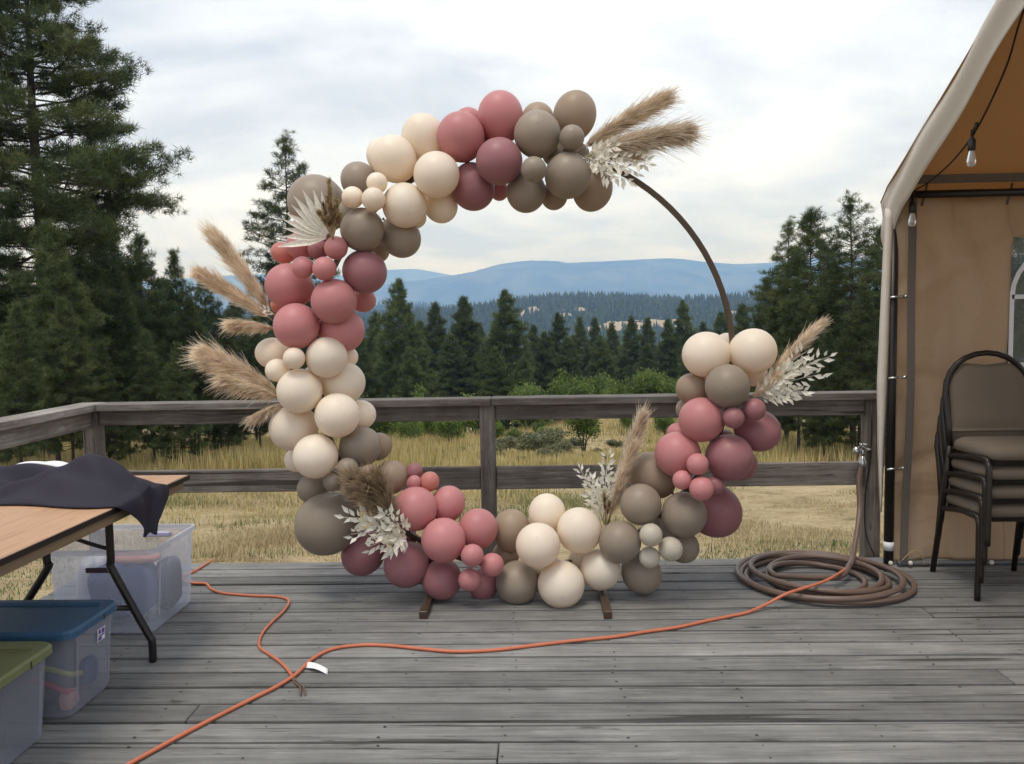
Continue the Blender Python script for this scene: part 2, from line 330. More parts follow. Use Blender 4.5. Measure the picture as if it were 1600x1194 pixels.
# ------------------------------------------------------------------ mesh building
class MB:
    """collects boxes, bars, tubes and lathed shapes; build() links them as ONE mesh object"""
    def __init__(s): s.v = []; s.f = []; s.smooth = []
    def add(s, vs_, fs_, smooth=False):
        o = len(s.v); s.v += [tuple(v) for v in vs_]
        for f_ in fs_: s.f.append(tuple(i + o for i in f_)); s.smooth.append(smooth)
        return s
    def box(s, x0, x1, y0, y1, z0, z1, bev=0.0, M4=None):
        if bev <= 0:
            vs_ = [(x, y, z) for x in (x0, x1) for y in (y0, y1) for z in (z0, z1)]
            fs_ = [(0, 1, 3, 2), (4, 6, 7, 5), (0, 4, 5, 1), (2, 3, 7, 6), (0, 2, 6, 4), (1, 5, 7, 3)]
        else:
            bm_ = __import__('bmesh').new()
            import bmesh
            bmesh.ops.create_cube(bm_, size=1.0, matrix=Matrix.Translation(((x0 + x1) / 2, (y0 + y1) / 2, (z0 + z1) / 2)) @ Matrix.Diagonal((x1 - x0, y1 - y0, z1 - z0, 1)))
            bmesh.ops.bevel(bm_, geom=bm_.edges[:] + bm_.verts[:], offset=bev, segments=1, affect='EDGES', profile=0.5)
            bm_.verts.index_update()
            vs_ = [tuple(v.co) for v in bm_.verts]; fs_ = [tuple(v.index for v in f_.verts) for f_ in bm_.faces]; bm_.free()
        if M4 is not None: vs_ = [tuple(M4 @ Vector(v)) for v in vs_]
        return s.add(vs_, fs_)
    def tube(s, pts, r, n=8, cap=True, closed=False, squash=None):
        pts = [Vector(p) for p in pts]; k = len(pts)
        rs = r if isinstance(r, (list, tuple)) else [r] * k
        tang = []
        for i in range(k):
            a = pts[(i - 1) % k] if (closed or i > 0) else pts[0]
            c_ = pts[(i + 1) % k] if (closed or i < k - 1) else pts[-1]
            tang.append((c_ - a).normalized())
        up = Vector((0, 0, 1)) if abs(tang[0].z) < 0.9 else Vector((0, 1, 0))
        nrm = tang[0].cross(up).normalized(); vs_ = []
        for i in range(k):
            nrm = (nrm - tang[i] * nrm.dot(tang[i])).normalized(); bi = tang[i].cross(nrm)
            for j in range(n):
                a = 2 * math.pi * (j + 0.5) / n
                vs_.append(pts[i] + (nrm * math.cos(a) + bi * math.sin(a)) * rs[i])
        fs_ = []
        for i in range(k if closed else k - 1):
            i2 = (i + 1) % k
            for j in range(n): fs_.append((i * n + j, i * n + (j + 1) % n, i2 * n + (j + 1) % n, i2 * n + j))
        if cap and not closed:
            fs_.append(tuple(range(n))[::-1]); fs_.append(tuple((k - 1) * n + j for j in range(n)))
        return s.add(vs_, fs_, n > 4)
    def lathe(s, prof, n=16, M4=None):
        vs_ = []; fs_ = []
        for r, z in prof:
            for j in range(n):
                a = 2 * math.pi * j / n; vs_.append((r * math.cos(a), r * math.sin(a), z))
        for i in range(len(prof) - 1):
            for j in range(n): fs_.append((i * n + j, i * n + (j + 1) % n, (i + 1) * n + (j + 1) % n, (i + 1) * n + j))
        if M4 is not None: vs_ = [tuple(M4 @ Vector(v)) for v in vs_]
        return s.add(vs_, fs_, True)
    def grid(s, fn, nu, nv, smooth=True):
        vs_ = [fn(i / nu, j / nv) for i in range(nu + 1) for j in range(nv + 1)]
        fs_ = [(i * (nv + 1) + j, (i + 1) * (nv + 1) + j, (i + 1) * (nv + 1) + j + 1, i * (nv + 1) + j + 1) for i in range(nu) for j in range(nv)]
        return s.add(vs_, fs_, smooth)
    def mesh(s, name, mat):
        me = bpy.data.meshes.new(name); me.from_pydata(s.v, [], s.f); me.polygons.foreach_set('use_smooth', s.smooth)
        me.materials.append(mat); me.update(); return me
    def build(s, name, mat, parent=None):
        return link(name, s.mesh(name, mat), parent)
def link(name, me, parent=None, mw=None):
    o = bpy.data.objects.new(name, me); col.objects.link(o)
    if parent is not None: o.parent = parent
    if mw is not None: o.matrix_local = mw
    return o
def empty(name, loc=(0, 0, 0), rz=0.0):
    o = bpy.data.objects.new(name, None); o.location = loc; o.rotation_euler = (0, 0, rz); col.objects.link(o)
    o.empty_display_size = 0.1
    return o
def tag(o, label, cat, group=None):
    o['label'] = label; o['category'] = cat
    if group: o['group'] = group
    return o
def struct(o, kind='structure', label=None):
    o['kind'] = kind
    if label: o['label'] = label
    return o
def tri_mesh(name, V, mat, quads=False):
    """V: (n, 3 or 4, 3) array of separate faces"""
    V = np.ascontiguousarray(V, dtype=np.float32); n, k, _ = V.shape
    me = bpy.data.meshes.new(name); me.vertices.add(n * k); me.vertices.foreach_set('co', V.reshape(-1))
    me.loops.add(n * k); me.loops.foreach_set('vertex_index', np.arange(n * k, dtype=np.int32))
    me.polygons.add(n); me.polygons.foreach_set('loop_start', np.arange(0, n * k, k, dtype=np.int32))
    me.materials.append(mat); me.update(calc_edges=True); me.validate(); return me
def solidify(o, th, offset=0.0):
    md = o.modifiers.new('thickness', 'SOLIDIFY'); md.thickness = th; md.offset = offset
def copy_tree(o, parent=None):
    c_ = o.copy(); col.objects.link(c_)
    if parent is not None: c_.parent = parent
    for ch in o.children: copy_tree(ch, c_)
    return c_
def smooth_path(pts, n=8, closed=False):
    pts = [Vector(p) for p in pts]; k = len(pts); out = []
    for i in range(k if closed else k - 1):
        p0 = pts[(i - 1) % k] if closed or i > 0 else pts[0]; p1 = pts[i]; p2 = pts[(i + 1) % k]
        p3 = pts[(i + 2) % k] if closed or i < k - 2 else pts[-1]
        for j in range(n):
            u = j / n
            out.append(0.5 * ((2 * p1) + (p2 - p0) * u + (2 * p0 - 5 * p1 + 4 * p2 - p3) * u * u + (3 * p1 - p0 - 3 * p2 + p3) * u ** 3))
    if not closed: out.append(pts[-1])
    return out
ORD = ['first', 'second', 'third', 'fourth', 'fifth', 'sixth', 'seventh', 'eighth', 'ninth', 'tenth', 'eleventh', 'twelfth', 'thirteenth', 'fourteenth', 'fifteenth',
       'sixteenth', 'seventeenth', 'eighteenth', 'nineteenth', 'twentieth', 'twenty-first', 'twenty-second', 'twenty-third', 'twenty-fourth', 'twenty-fifth', 'twenty-sixth', 'twenty-seventh', 'twenty-eighth', 'twenty-ninth', 'thirtieth', 'thirty-first', 'thirty-second']

# ------------------------------------------------------------------ ground
def ground_z(x, y):
    x = np.asarray(x, float); y = np.asarray(y, float)
    d = np.clip(y - 5.0, 0, None)
    z = -0.55 - 0.12 * np.minimum(d, 135) - 0.08 * np.clip(d - 135, 0, 560)
    bmp = 0.10 * np.sin(x * 0.31 + 1.3) * np.sin(y * 0.27 + 0.4) + 0.045 * np.sin(x * 1.1 + y * 0.7) * np.sin(y * 0.9 - x * 0.4)
    knoll = 1.5 * np.exp(-((x - 6.0) / 7.0) ** 2 - ((y - 58) / 9.0) ** 2)
    return z + bmp * np.clip(d / 3.0, 0, 1) + knoll
def axis_vals(lo, hi, fine, step, grow):
    v = list(np.arange(-fine[0], fine[1] + 1e-6, step)); s_ = step
    while v[-1] < hi: s_ *= grow; v.append(min(hi, v[-1] + s_))
    s_ = step
    while v[0] > lo: s_ *= grow; v.insert(0, max(lo, v[0] - s_))
    return v
gx = axis_vals(-11900, 11900, (30, 30), 0.8, 1.25); gy = axis_vals(-590, 12900, (4, 60), 0.6, 1.2)
GX, GY = np.meshgrid(gx, gy, indexing='ij'); GZ = ground_z(GX, GY)
gb = MB(); ny = len(gy)
gb.v = [tuple(v) for v in np.stack([GX, GY, GZ], -1).reshape(-1, 3)]
gb.f = [(i * ny + j, (i + 1) * ny + j, (i + 1) * ny + j + 1, i * ny + j + 1) for i in range(len(gx) - 1) for j in range(ny - 1)]
gb.smooth = [True] * len(gb.f)
struct(gb.build('ground', MAT['ground']), label='dry meadow ground sloping down from the deck')

# ------------------------------------------------------------------ far hills and mountains
def fbm(x, y, seed, octv=5):
    r_ = np.random.default_rng(seed); out = 0.0; a = 1.0; fq = 1.0
    for _ in range(octv):
        th = r_.uniform(0, 6.28, 3); ph = r_.uniform(0, 6.28, 3)
        s_ = sum(np.sin((x * math.cos(t_) + y * math.sin(t_)) * fq + p_) for t_, p_ in zip(th, ph)) / 3
        out = out + a * s_; a *= 0.55; fq *= 2.03
    return out
def ridge(name, prof_px, Y, front, back, zbase, mat, amp, nscale, seed, nx=220, nd=46):
    """a hill range whose crest stands at distance Y; prof_px: crest in the photograph's pixels"""
    P = [at(px, py, Y) for px, py in prof_px]
    xs = np.linspace(P[0].x, P[-1].x, nx); zr = np.interp(xs, [p_.x for p_ in P], [p_.z for p_ in P])
    v = np.linspace(0, 1, nd); vc = front / (front + back)
    X, Vv = np.meshgrid(xs, v, indexing='ij'); Yg = Y - front + Vv * (front + back)
    tt = np.where(Vv < vc, Vv / vc, (1 - Vv) / (1 - vc)); sh = tt * tt * (3 - 2 * tt) * 0.45 + tt * 0.55
    Z = zbase + (zr[:, None] - zbase) * sh + amp * fbm(X / nscale, Yg / nscale, seed) * np.sin(np.clip(tt, 0, 1) * math.pi) ** 0.7 * (1 - 0.5 * tt)
    m_ = MB(); m_.v = [tuple(q) for q in np.stack([X, Yg, Z], -1).reshape(-1, 3)]
    m_.f = [(i * nd + j, (i + 1) * nd + j, (i + 1) * nd + j + 1, i * nd + j + 1) for i in range(nx - 1) for j in range(nd - 1)]
    m_.smooth = [True] * len(m_.f)
    o = struct(m_.build(name, mat)); return o, X, Yg, Z
o, *_ = ridge('far_mountain', [(-900, 470), (-300, 440), (100, 446), (240, 440), (320, 432), (420, 428), (520, 432), (600, 422), (650, 420), (700, 429), (760, 440), (900, 452), (1300, 440), (2400, 420)], 11500, 2400, 1200, -62, MAT['mountain'], 90, 900, 5)
o['label'] = 'pale blue mountain ridge farthest behind on the left'
o, *_ = ridge('mountain', [(-900, 470), (200, 468), (420, 455), (560, 452), (640, 440), (700, 431), (740, 425), (790, 413), (830, 408), (850, 408), (885, 411), (930, 409), (985, 406), (1040, 403), (1065, 404), (1100, 409), (1150, 413), (1200, 411), (1290, 400), (1420, 410), (1700, 390), (2500, 420)], 9000, 3000, 1500, -62, MAT['mountain'], 150, 420, 3, 360, 90)
o['label'] = 'blue hazy forested mountain range on the skyline'
hill_o, HX, HY, HZ = ridge('wooded_hill', [(-500, 500), (200, 502), (480, 497), (600, 494), (700, 490), (760, 482), (810, 474), (850, 469), (900, 466), (960, 466), (1010, 471), (1060, 474), (1110, 472), (1160, 468), (1250, 462), (1500, 462), (2200, 470)], 1500, 760, 420, -62, MAT['hill'], 9, 120, 8, 200, 50)
hill_o['label'] = 'dark wooded hill with sandy bare patches in the middle distance'
far_o, FX, FY, FZ = ridge('low_wooded_ridge', [(-900, 495), (100, 492), (420, 484), (560, 477), (640, 476), (740, 482), (860, 492), (1100, 492), (1400, 480), (2300, 480)], 3400, 1200, 600, -62, MAT['hill'], 14, 300, 21, 160, 36)
far_o['label'] = 'low blue-green wooded ridge below the mountains'

def far_forest(name, X, Y, Z, n, hmin, hmax, seed, holes, label):
    """tens of thousands of little conifers that read as one wood"""
    r_ = np.random.default_rng(seed); nx, nd = X.shape
    i = r_.integers(0, nx - 1, n); j = r_.integers(0, int(nd * 0.72), n); u = r_.random(n); w = r_.random(n)
    lerp = lambda A: (A[i, j] * (1 - u) * (1 - w) + A[i + 1, j] * u * (1 - w) + A[i, j + 1] * (1 - u) * w + A[i + 1, j + 1] * u * w)
    P = np.stack([lerp(X), lerp(Y), lerp(Z)], -1)
    keep = np.abs(P[:, 0]) < P[:, 1] * 0.85
    for c_, rx, ry in holes: keep &= ((P[:, 0] - c_.x) / rx) ** 2 + ((P[:, 1] - c_.y) / ry) ** 2 > 1 + 0.5 * np.sin(P[:, 0] * 0.2)
    P = P[keep]; n = len(P); h = r_.uniform(hmin, hmax, n); rad = h * r_.uniform(0.16, 0.24, n)
    faces = []
    for lev, (za, zb, ra) in enumerate(((0.05, 0.62, 1.0), (0.42, 1.0, 0.66))):
        a0 = r_.uniform(0, 6.28, n)
        for k in range(5):
            a = a0 + k * 1.2566; b_ = a + 1.2566
            base = P + np.stack([np.zeros(n), np.zeros(n), za * h], -1)
            jit = r_.uniform(0.75, 1.2, n) * rad * ra
            A = base + np.stack([np.cos(a) * jit, np.sin(a) * jit, 0 * h], -1); B = base + np.stack([np.cos(b_) * jit, np.sin(b_) * jit, 0 * h], -1)
            T = P + np.stack([np.zeros(n), np.zeros(n), zb * h], -1)
            faces.append(np.stack([A, B, T], 1))
    me = tri_mesh(name, np.concatenate(faces), MAT['needle_far'])
    o = link(name, me); struct(o, 'stuff', label); return o
def hill_pt(px, py):
    """where the sight line meets the wooded hill"""
    d = ray(px, py); ts = np.linspace(700, 1900, 600)
    for t_ in ts:
        x_, y_, z_ = d.x * t_, d.y * t_, CAM_H + d.z * t_
        k = np.argmin((HX[:, 0] - x_) ** 2); jj = np.argmin((HY[0] - y_) ** 2)
        if abs(HY[0][jj] - y_) < 40 and z_ < HZ[k, jj]: return Vector((x_, y_, z_))
    return Vector((d.x * 1300, d.y * 1300, -20))
holes = [(hill_pt(830, 487), 15, 45), (hill_pt(812, 492), 12, 30), (hill_pt(880, 492), 22, 22), (hill_pt(1000, 508), 60, 34), (hill_pt(1040, 503), 40, 30), (hill_pt(905, 486), 12, 20), (hill_pt(1150, 489), 9, 20), (hill_pt(960, 512), 45, 26)]
far_forest('hill_forest', HX, HY, HZ, 30000, 9, 18, 4, holes, 'dense conifer forest covering the middle hill')
far_forest('ridge_forest', FX, FY, FZ, 14000, 12, 24, 9, [], 'distant conifer forest along the low ridge')
sb = MB()
for c_, rx, ry in holes:
    def fn(u, v, c_=c_, rx=rx, ry=ry):
        a = u * 2 * math.pi; q = v * (0.95 + 0.2 * math.sin(3 * a + c_.x) + 0.12 * math.sin(7 * a))
        x_, y_ = c_.x + math.cos(a) * rx * q, c_.y + math.sin(a) * ry * q
        k = min(max(int(np.searchsorted(HX[:, 0], x_)), 1), HX.shape[0] - 1); jj = min(max(int(np.searchsorted(HY[0], y_)), 1), HY.shape[1] - 1)
        fx = (x_ - HX[k - 1, 0]) / (HX[k, 0] - HX[k - 1, 0]); fy = (y_ - HY[0, jj - 1]) / (HY[0, jj] - HY[0, jj - 1])
        z_ = (HZ[k - 1, jj - 1] * (1 - fx) + HZ[k, jj - 1] * fx) * (1 - fy) + (HZ[k - 1, jj] * (1 - fx) + HZ[k, jj] * fx) * fy
        return (x_, y_, z_ + 0.9)
    sb.grid(fn, 28, 5)
struct(sb.build('sandy_clearings', MAT['sand'], hill_o), 'stuff')

# haze: the air between the camera and the mountains
hz = MB().box(-11950, 11950, -600, 13000, -63.5, max(v.co.z for nm_ in ('mountain', 'far_mountain') for v in bpy.data.objects[nm_].data.vertices) + 12)
mt = bpy.data.materials.new('haze_air'); mt.use_nodes = True; t = mt.node_tree; t.nodes.clear()
pv = N(t, 'ShaderNodeVolumePrincipled'); pv.inputs['Color'].default_value = (0.25, 0.47, 1.0, 1); pv.inputs['Absorption Color'].default_value = (1, 1, 1, 1)
pv.inputs['Density'].default_value = 0.0002; pv.inputs['Anisotropy'].default_value = 0.0
ou = N(t, 'ShaderNodeOutputMaterial'); t.links.new(pv.outputs[0], ou.inputs['Volume'])
struct(hz.build('haze', mt), 'stuff', 'thin blue haze filling the valley air')

# ------------------------------------------------------------------ trees
def unit(v): return v / np.maximum(np.linalg.norm(v, axis=-1, keepdims=True), 1e-9)
def needles(P, D, k, ln, wd, spread, r_):
    n = len(P); P2 = np.repeat(P, k, 0); D2 = np.repeat(D, k, 0)
    dirs = unit(D2 * (1 - spread) + r_.normal(0, 1, (n * k, 3)) * spread * 0.75)
    L = ln * r_.uniform(0.65, 1.15, (n * k, 1)); side = unit(np.cross(dirs, r_.normal(0, 1, (n * k, 3)))) * wd * 0.5
    b0 = P2 + r_.normal(0, 0.18 * ln, (n * k, 3)) + dirs * 0.05 * ln
    return np.stack([b0 - side, b0 + side, b0 + dirs * L], 1)
def pine(seed, H, base, Rm, nb, dens, k, nl, nw, prof, rise=0.35, lat=0.42, trunk_r=0.012, mat='needle', gaps=0.0, pads=1.5, psz=1.0):
    r_ = np.random.default_rng(seed); wood_ = MB(); Ps, Ds = [], []
    lean = r_.normal(0, 0.012 * H, (6, 2)); lean[0] = 0
    tz = np.linspace(0, H, 6); rt = trunk_r * H
    tx = lambda h: np.array([np.interp(h, tz, np.cumsum(lean[:, 0]) * 0.5), np.interp(h, tz, np.cumsum(lean[:, 1]) * 0.5), h])
    hs = np.linspace(-0.6, H * 0.985, 12)
    wood_.tube([tx(max(h, 0)) + np.array([0, 0, min(h, 0)]) for h in hs], [max(0.012, rt * (1 - max(h, 0) / H) ** 0.85 * (1.25 if h <= 0 else 1)) for h in hs], 8)
    for i in range(nb):
        tt = (i + r_.random()) / nb; h = H * (base + (1 - base) * tt ** 0.92)
        if r_.random() < gaps: continue
        az = i * 2.39996 + r_.normal(0, 0.5); L = Rm * prof(tt) * r_.uniform(0.6, 1.15)
        L = max(L, 0.18)
        el = -0.18 + rise * tt + r_.normal(0, 0.12) + (0.7 * max(0, tt - 0.8) / 0.2)
        d = np.array([math.cos(az) * math.cos(el), math.sin(az) * math.cos(el), math.sin(el)]); lt = np.array([-math.sin(az), math.cos(az), 0])
        curve = r_.uniform(0.05, 0.28); bend = r_.normal(0, 0.12)
        pt = lambda s_: tx(h) + d * L * s_ + np.array([0, 0, 1]) * curve * L * s_ ** 2.2 + lt * bend * L * s_ ** 2
        wood_.tube([pt(s_) for s_ in (0, 0.35, 0.7, 1.0)], [0.011 * L + 0.012, 0.009 * L + 0.008, 0.006 * L + 0.006, 0.004], 4, cap=False)
        nt = max(3, int(dens * L * (0.7 + 0.3 * L)))
        s_ = 1 - 0.72 * r_.random(nt) ** 1.25
        if tt > 0.85: s_ = 1 - r_.random(nt) * 0.95
        ncl = max(2, int(1.2 + pads * L)); cs = 1 - 0.70 * (np.arange(ncl) + r_.random(ncl) * 0.7) / ncl; cq = r_.random(ncl) ** 0.8 * r_.choice((-1, 1), ncl); cq[0] = 0; csz = r_.uniform(0.6, 1.3, ncl)
        for _ in range(nt):
            ci = r_.integers(0, ncl); sv = min(1.0, max(0.2, cs[ci] + r_.normal(0, 0.05))); sd = 1 if cq[ci] >= 0 else -1; q = abs(cq[ci])
            off = lt * sd * q * (lat * L * (1.15 - sv) + 0.10) + d * q * 0.25 * lat * L * (1.1 - sv)
            off = off + np.clip(r_.normal(0, 1, 3), -1.7, 1.7) * np.array([1, 1, 0.55]) * (0.10 + 0.035 * L) * csz[ci] * psz + np.array([0, 0, 0.06])
            Ps.append(pt(sv) + off); Ds.append(d * 0.55 + lt * sd * q * 0.5 + np.array([0, 0, 0.55]))
            if q > 0.35 and r_.random() < 0.35:
                wood_.add([pt(sv - 0.06), pt(sv - 0.06) + np.array([0, 0, 0.02]), pt(sv) + off], [(0, 1, 2)])
    for j in range(int(6 + dens)):
        Ps.append(tx(H * (1 - 0.05 * r_.random()))); Ds.append(np.array([0, 0, 1.0]))
    Ps, Ds = np.array(Ps), unit(np.array(Ds))
    return wood_.mesh('trunk', MAT['bark']), tri_mesh('crown', needles(Ps, Ds, k, nl, nw, 0.62, r_), MAT[mat]), H
p_pond = lambda t_: (0.55 + 0.6 * t_) if t_ < 0.35 else max(0.05, 0.76 * (1 - (t_ - 0.35) / 0.65) ** 0.75 + 0.04)
p_cone = lambda t_: max(0.04, (1 - t_) ** 0.82) * (0.78 if t_ < 0.08 else 1)
p_full = lambda t_: max(0.05, (1 - t_) ** 0.68) * (0.85 if t_ < 0.08 else 1)
p_slim = lambda t_: max(0.08, (1 - t_) ** 0.6 * (0.5 + 0.5 * min(1, t_ * 4 + 0.3)))
TREES = {
    'big':   pine(1, 20, 0.12, 5.3, 235, 14.0, 18, 0.30, 0.024, p_pond, 0.25, 0.50, 0.0155, pads=1.7, psz=0.95),
    'lean':  pine(2, 15, 0.16, 2.8, 150, 13.0, 16, 0.25, 0.025, p_slim, 0.5, 0.42, 0.010, gaps=0.08),
    'round': pine(3, 12, 0.17, 3.0, 165, 16.0, 15, 0.27, 0.028, p_pond, 0.3, 0.42, 0.011),
    'young': pine(4, 10, 0.16, 2.4, 155, 17.0, 15, 0.25, 0.028, p_cone, 0.35, 0.40, 0.010),
    'far_a': pine(5, 14, 0.03, 3.6, 200, 12.0, 10, 0.42, 0.058, p_full, 0.3, 0.42, 0.010, 'needle_far'),
    'far_b': pine(6, 13, 0.03, 3.0, 200, 13.0, 10, 0.40, 0.058, p_full, 0.4, 0.40, 0.010, 'needle_far'),
    'far_c': pine(8, 14, 0.04, 3.8, 190, 12.0, 10, 0.44, 0.06, p_pond, 0.35, 0.42, 0.011, 'needle_far'),
}
def put_tree(kind, px, py, Y, name, label, group, wide=1.0, rz=None, bury=0.0):
    tm, cm, H = TREES[kind]; p_ = at(px, py, Y); g = float(ground_z(p_.x, Y)) - bury; s_ = (p_.z - g) / H
    o = empty(name, (p_.x, Y, g), random.uniform(0, 6.28) if rz is None else rz)
    o.scale = (s_ * wide, s_ * wide, s_)
    link('trunk', tm, o); link('crown', cm, o)
    return tag(o, label, 'tree', group)
put_tree('big', 24, -190, 27, 'ponderosa_pine', 'tallest pine, its trunk at the left edge and its top above the picture', 'pines of the left stand', 1.0, 0.6)
put_tree('lean', 442, 216, 44, 'pine_tree', 'tall sparse pine rising behind the upper left of the balloon arch', 'pines of the left stand', 1.15, 2.1)
put_tree('young', 275, 398, 38, 'pine_tree', 'narrow pointed pine left of the upper pampas plumes, top against the sky', 'pines of the left stand', 0.85)
left = [('young', 322, 428, 42, 0.9), ('round', 222, 372, 33, 0.85), ('round', 150, 330, 36, 1.0), ('round', 70, 352, 23, 0.95), ('young', 190, 440, 27, 0.9), ('round', 100, 470, 21, 0.9), ('young', 300, 470, 31, 1.0),
        ('round', 365, 478, 46, 1.1), ('young', 400, 500, 34, 1.0), ('round', 250, 440, 48, 1.2), ('young', 350, 520, 29, 1.0), ('round', -60, 330, 24, 1.0), ('young', 20, 480, 19, 1.0),
        ('round', 470, 480, 52, 1.2), ('young', 230, 520, 25, 0.95), ('round', 505, 505, 60, 1.2), ('young', 440, 520, 40, 1.1), ('young', 545, 500, 66, 1.3), ('round', 130, 420, 30, 1.1), ('round', 30, 400, 34, 1.1), ('young', 275, 540, 24, 1.0), ('round', 395, 530, 48, 1.2), ('young', 160, 540, 22, 1.0)]
left.sort(key=lambda q: q[1])
for i, (k_, px, py, Y, w_) in enumerate(left):
    put_tree(k_, px, py, Y, 'pine_tree', 'pine in the dark stand behind the left railing, %s from the left by its trunk' % ORD[i], 'pines of the left stand', w_)
put_tree('far_a', 622, 441, 74, 'conifer_tree', 'broad dark conifer inside the arch with a knobbly top, nearest the left balloons', 'conifers seen through the arch', 1.0, 1.0)
put_tree('far_a', 790, 458, 82, 'conifer_tree', 'tallest broad conifer in the middle of the arch opening', 'conifers seen through the arch', 1.12, 4.0)
mid = [('far_b', 682, 478, 98, 1.0), ('far_b', 722, 469, 92, 1.1), ('far_c', 655, 505, 104, 1.0), ('far_a', 585, 492, 88, 1.0), ('far_b', 752, 512, 118, 1.1), ('far_b', 834, 512, 122, 1.0), ('far_a', 872, 493, 108, 0.95),
       ('far_b', 908, 500, 116, 0.85), ('far_b', 928, 501, 120, 0.8), ('far_c', 852, 522, 100, 1.0), ('far_b', 958, 508, 112, 0.9), ('far_b', 984, 499, 108, 0.95), ('far_b', 1014, 501, 112, 0.9),
       ('far_a', 1068, 473, 100, 0.8), ('far_b', 1042, 503, 96, 0.9), ('far_b', 1096, 508, 118, 1.0), ('far_a', 1128, 492, 94, 1.0), ('far_c', 700, 525, 84, 1.1), ('far_c', 885, 530, 92, 1.1), ('far_a', 940, 528, 98, 1.1),
       ('far_c', 640, 545, 66, 1.0), ('far_c', 770, 545, 70, 1.0), ('far_c', 1085, 530, 84, 1.1), ('far_b', 1160, 480, 88, 1.1), ('far_c', 1010, 540, 90, 1.0), ('far_c', 560, 520, 70, 1.0), ('far_c', 820, 560, 74, 1.0)]
mid.sort(key=lambda q: q[1])
for i, (k_, px, py, Y, w_) in enumerate(mid):
    put_tree(k_, px, py, Y, 'conifer_tree', 'conifer of the dark row behind the railing in the arch, %s from the left' % ORD[i], 'conifers seen through the arch', w_)
put_tree('lean', 1228, 349, 32, 'pine_tree', 'leftmost of the three tall pines right of the arch', 'pines of the right stand', 1.25, 1.1)
put_tree('round', 1276, 333, 30, 'pine_tree', 'middle one of the three tall pines right of the arch', 'pines of the right stand', 1.0, 0.2)
put_tree('lean', 1337, 310, 27, 'pine_tree', 'tallest pine right of the arch, beside the tent edge', 'pines of the right stand', 1.35, 2.9)
right = [('young', 1372, 362, 29, 1.1), ('young', 1195, 442, 37, 1.0), ('round', 1305, 420, 31, 1.1), ('young', 1250, 440, 26, 1.0), ('round', 1215, 470, 30, 1.0), ('young', 1345, 450, 24, 1.0), ('round', 1180, 520, 44, 1.1), ('round', 1420, 380, 30, 1.1), ('young', 1290, 520, 24, 0.9)]
right.sort(key=lambda q: q[1])
for i, (k_, px, py, Y, w_) in enumerate(right):
    put_tree(k_, px, py, Y, 'pine_tree', 'lower pine filling the right stand beside the tent, %s from the left' % ORD[i], 'pines of the right stand', w_)
for i, (px, Y) in enumerate([(1500, 34), (1590, 30), (1680, 36)]):
    put_tree('round', px, 300, Y, 'pine_tree', 'pine standing behind the tent, %s from the pole' % ORD[i], 'pines behind the tent', 1.1)

def shrub(seed, H, W, n, leaf, lobes, stem=0.0):
    """leaves spread through several lobes round a few stems"""
    r_ = np.random.default_rng(seed); c_ = []
    for i in range(lobes):
        a = r_.uniform(0, 6.28); q = r_.random() ** 0.5 * W * 0.34
        c_.append((math.cos(a) * q, math.sin(a) * q, H * (stem + (1 - stem) * r_.uniform(0.25, 0.78)), W * r_.uniform(0.16, 0.30), H * (1 - stem) * r_.uniform(0.14, 0.24)))
    c_ = np.array(c_); k = r_.integers(0, lobes, n); d = unit(r_.normal(0, 1, (n, 3))) * (r_.random((n, 1)) ** 0.4)
    P = c_[k, :3] + d * np.stack([c_[k, 3], c_[k, 3], c_[k, 4]], -1) * r_.uniform(0.8, 1.25, (n, 1)); P[:, 2] = np.maximum(P[:, 2], 0.03)
    a = unit(r_.normal(0, 1, (n, 3)) + np.array([0, 0, 0.3])); b_ = unit(np.cross(a, r_.normal(0, 1, (n, 3)))); L = leaf * r_.uniform(0.6, 1.3, (n, 1))
    V = np.stack([P - a * L * 0.5, P + b_ * L * 0.28, P + a * L * 0.5, P - b_ * L * 0.28], 1)
    w_ = MB()
    for i in range(min(lobes, 9)):
        q = c_[i]; w_.tube([(0.02 * i - 0.06, 0, -0.3), (q[0] * 0.35, q[1] * 0.35, q[2] * 0.45), (q[0], q[1], q[2])], [0.02 * H / 3 + 0.012, 0.012 * H / 3 + 0.008, 0.004], 5, cap=False)
    return w_, V
SHR = {}
for nm, a_ in {'leafy': (31, 3.0, 3.2, 5200, 0.17, 15), 'leafy_b': (32, 3.4, 2.6, 4600, 0.17, 13), 'sage': (33, 1.0, 1.6, 2600, 0.10, 11), 'small_tree': (34, 2.2, 1.7, 3600, 0.10, 12, 0.30)}.items():
    w_, V = shrub(*a_); SHR[nm] = (w_.mesh('stem', MAT['bark']), tri_mesh('foliage', V, MAT['sage' if nm == 'sage' else 'leaf']), a_[1])
def put_shrub(kind, px, py_top, Y, label, group, wide=1.0, name='shrub', h=None):
    sm, fm, H = SHR[kind]; p_ = at(px, py_top, Y); g = float(ground_z(p_.x, Y)); s_ = (p_.z - g) / H if h is None else h / H
    o = empty(name, (p_.x, Y, g), random.uniform(0, 6.28)); o.scale = (s_ * wide, s_ * wide, s_)
    link('stem', sm, o); link('foliage', fm, o); return tag(o, label, 'shrub', group)
G = 'green shrubs between the meadow and the conifers'
put_shrub('leafy', 1018, 566, 58, 'largest yellow-green leafy shrub, just left of the right balloon column', G, 1.0)
put_shrub('leafy_b', 893, 572, 60, 'upright yellow-green shrub above the rail near the middle of the arch', G, 0.9)
put_shrub('leafy', 925, 572, 64, 'yellow-green shrub just right of the upright one above the rail', G, 0.8)
put_shrub('small_tree', 911, 640, 33, 'little multi-stemmed tree standing alone in the meadow below the rail', G, 1.25, 'small_tree')
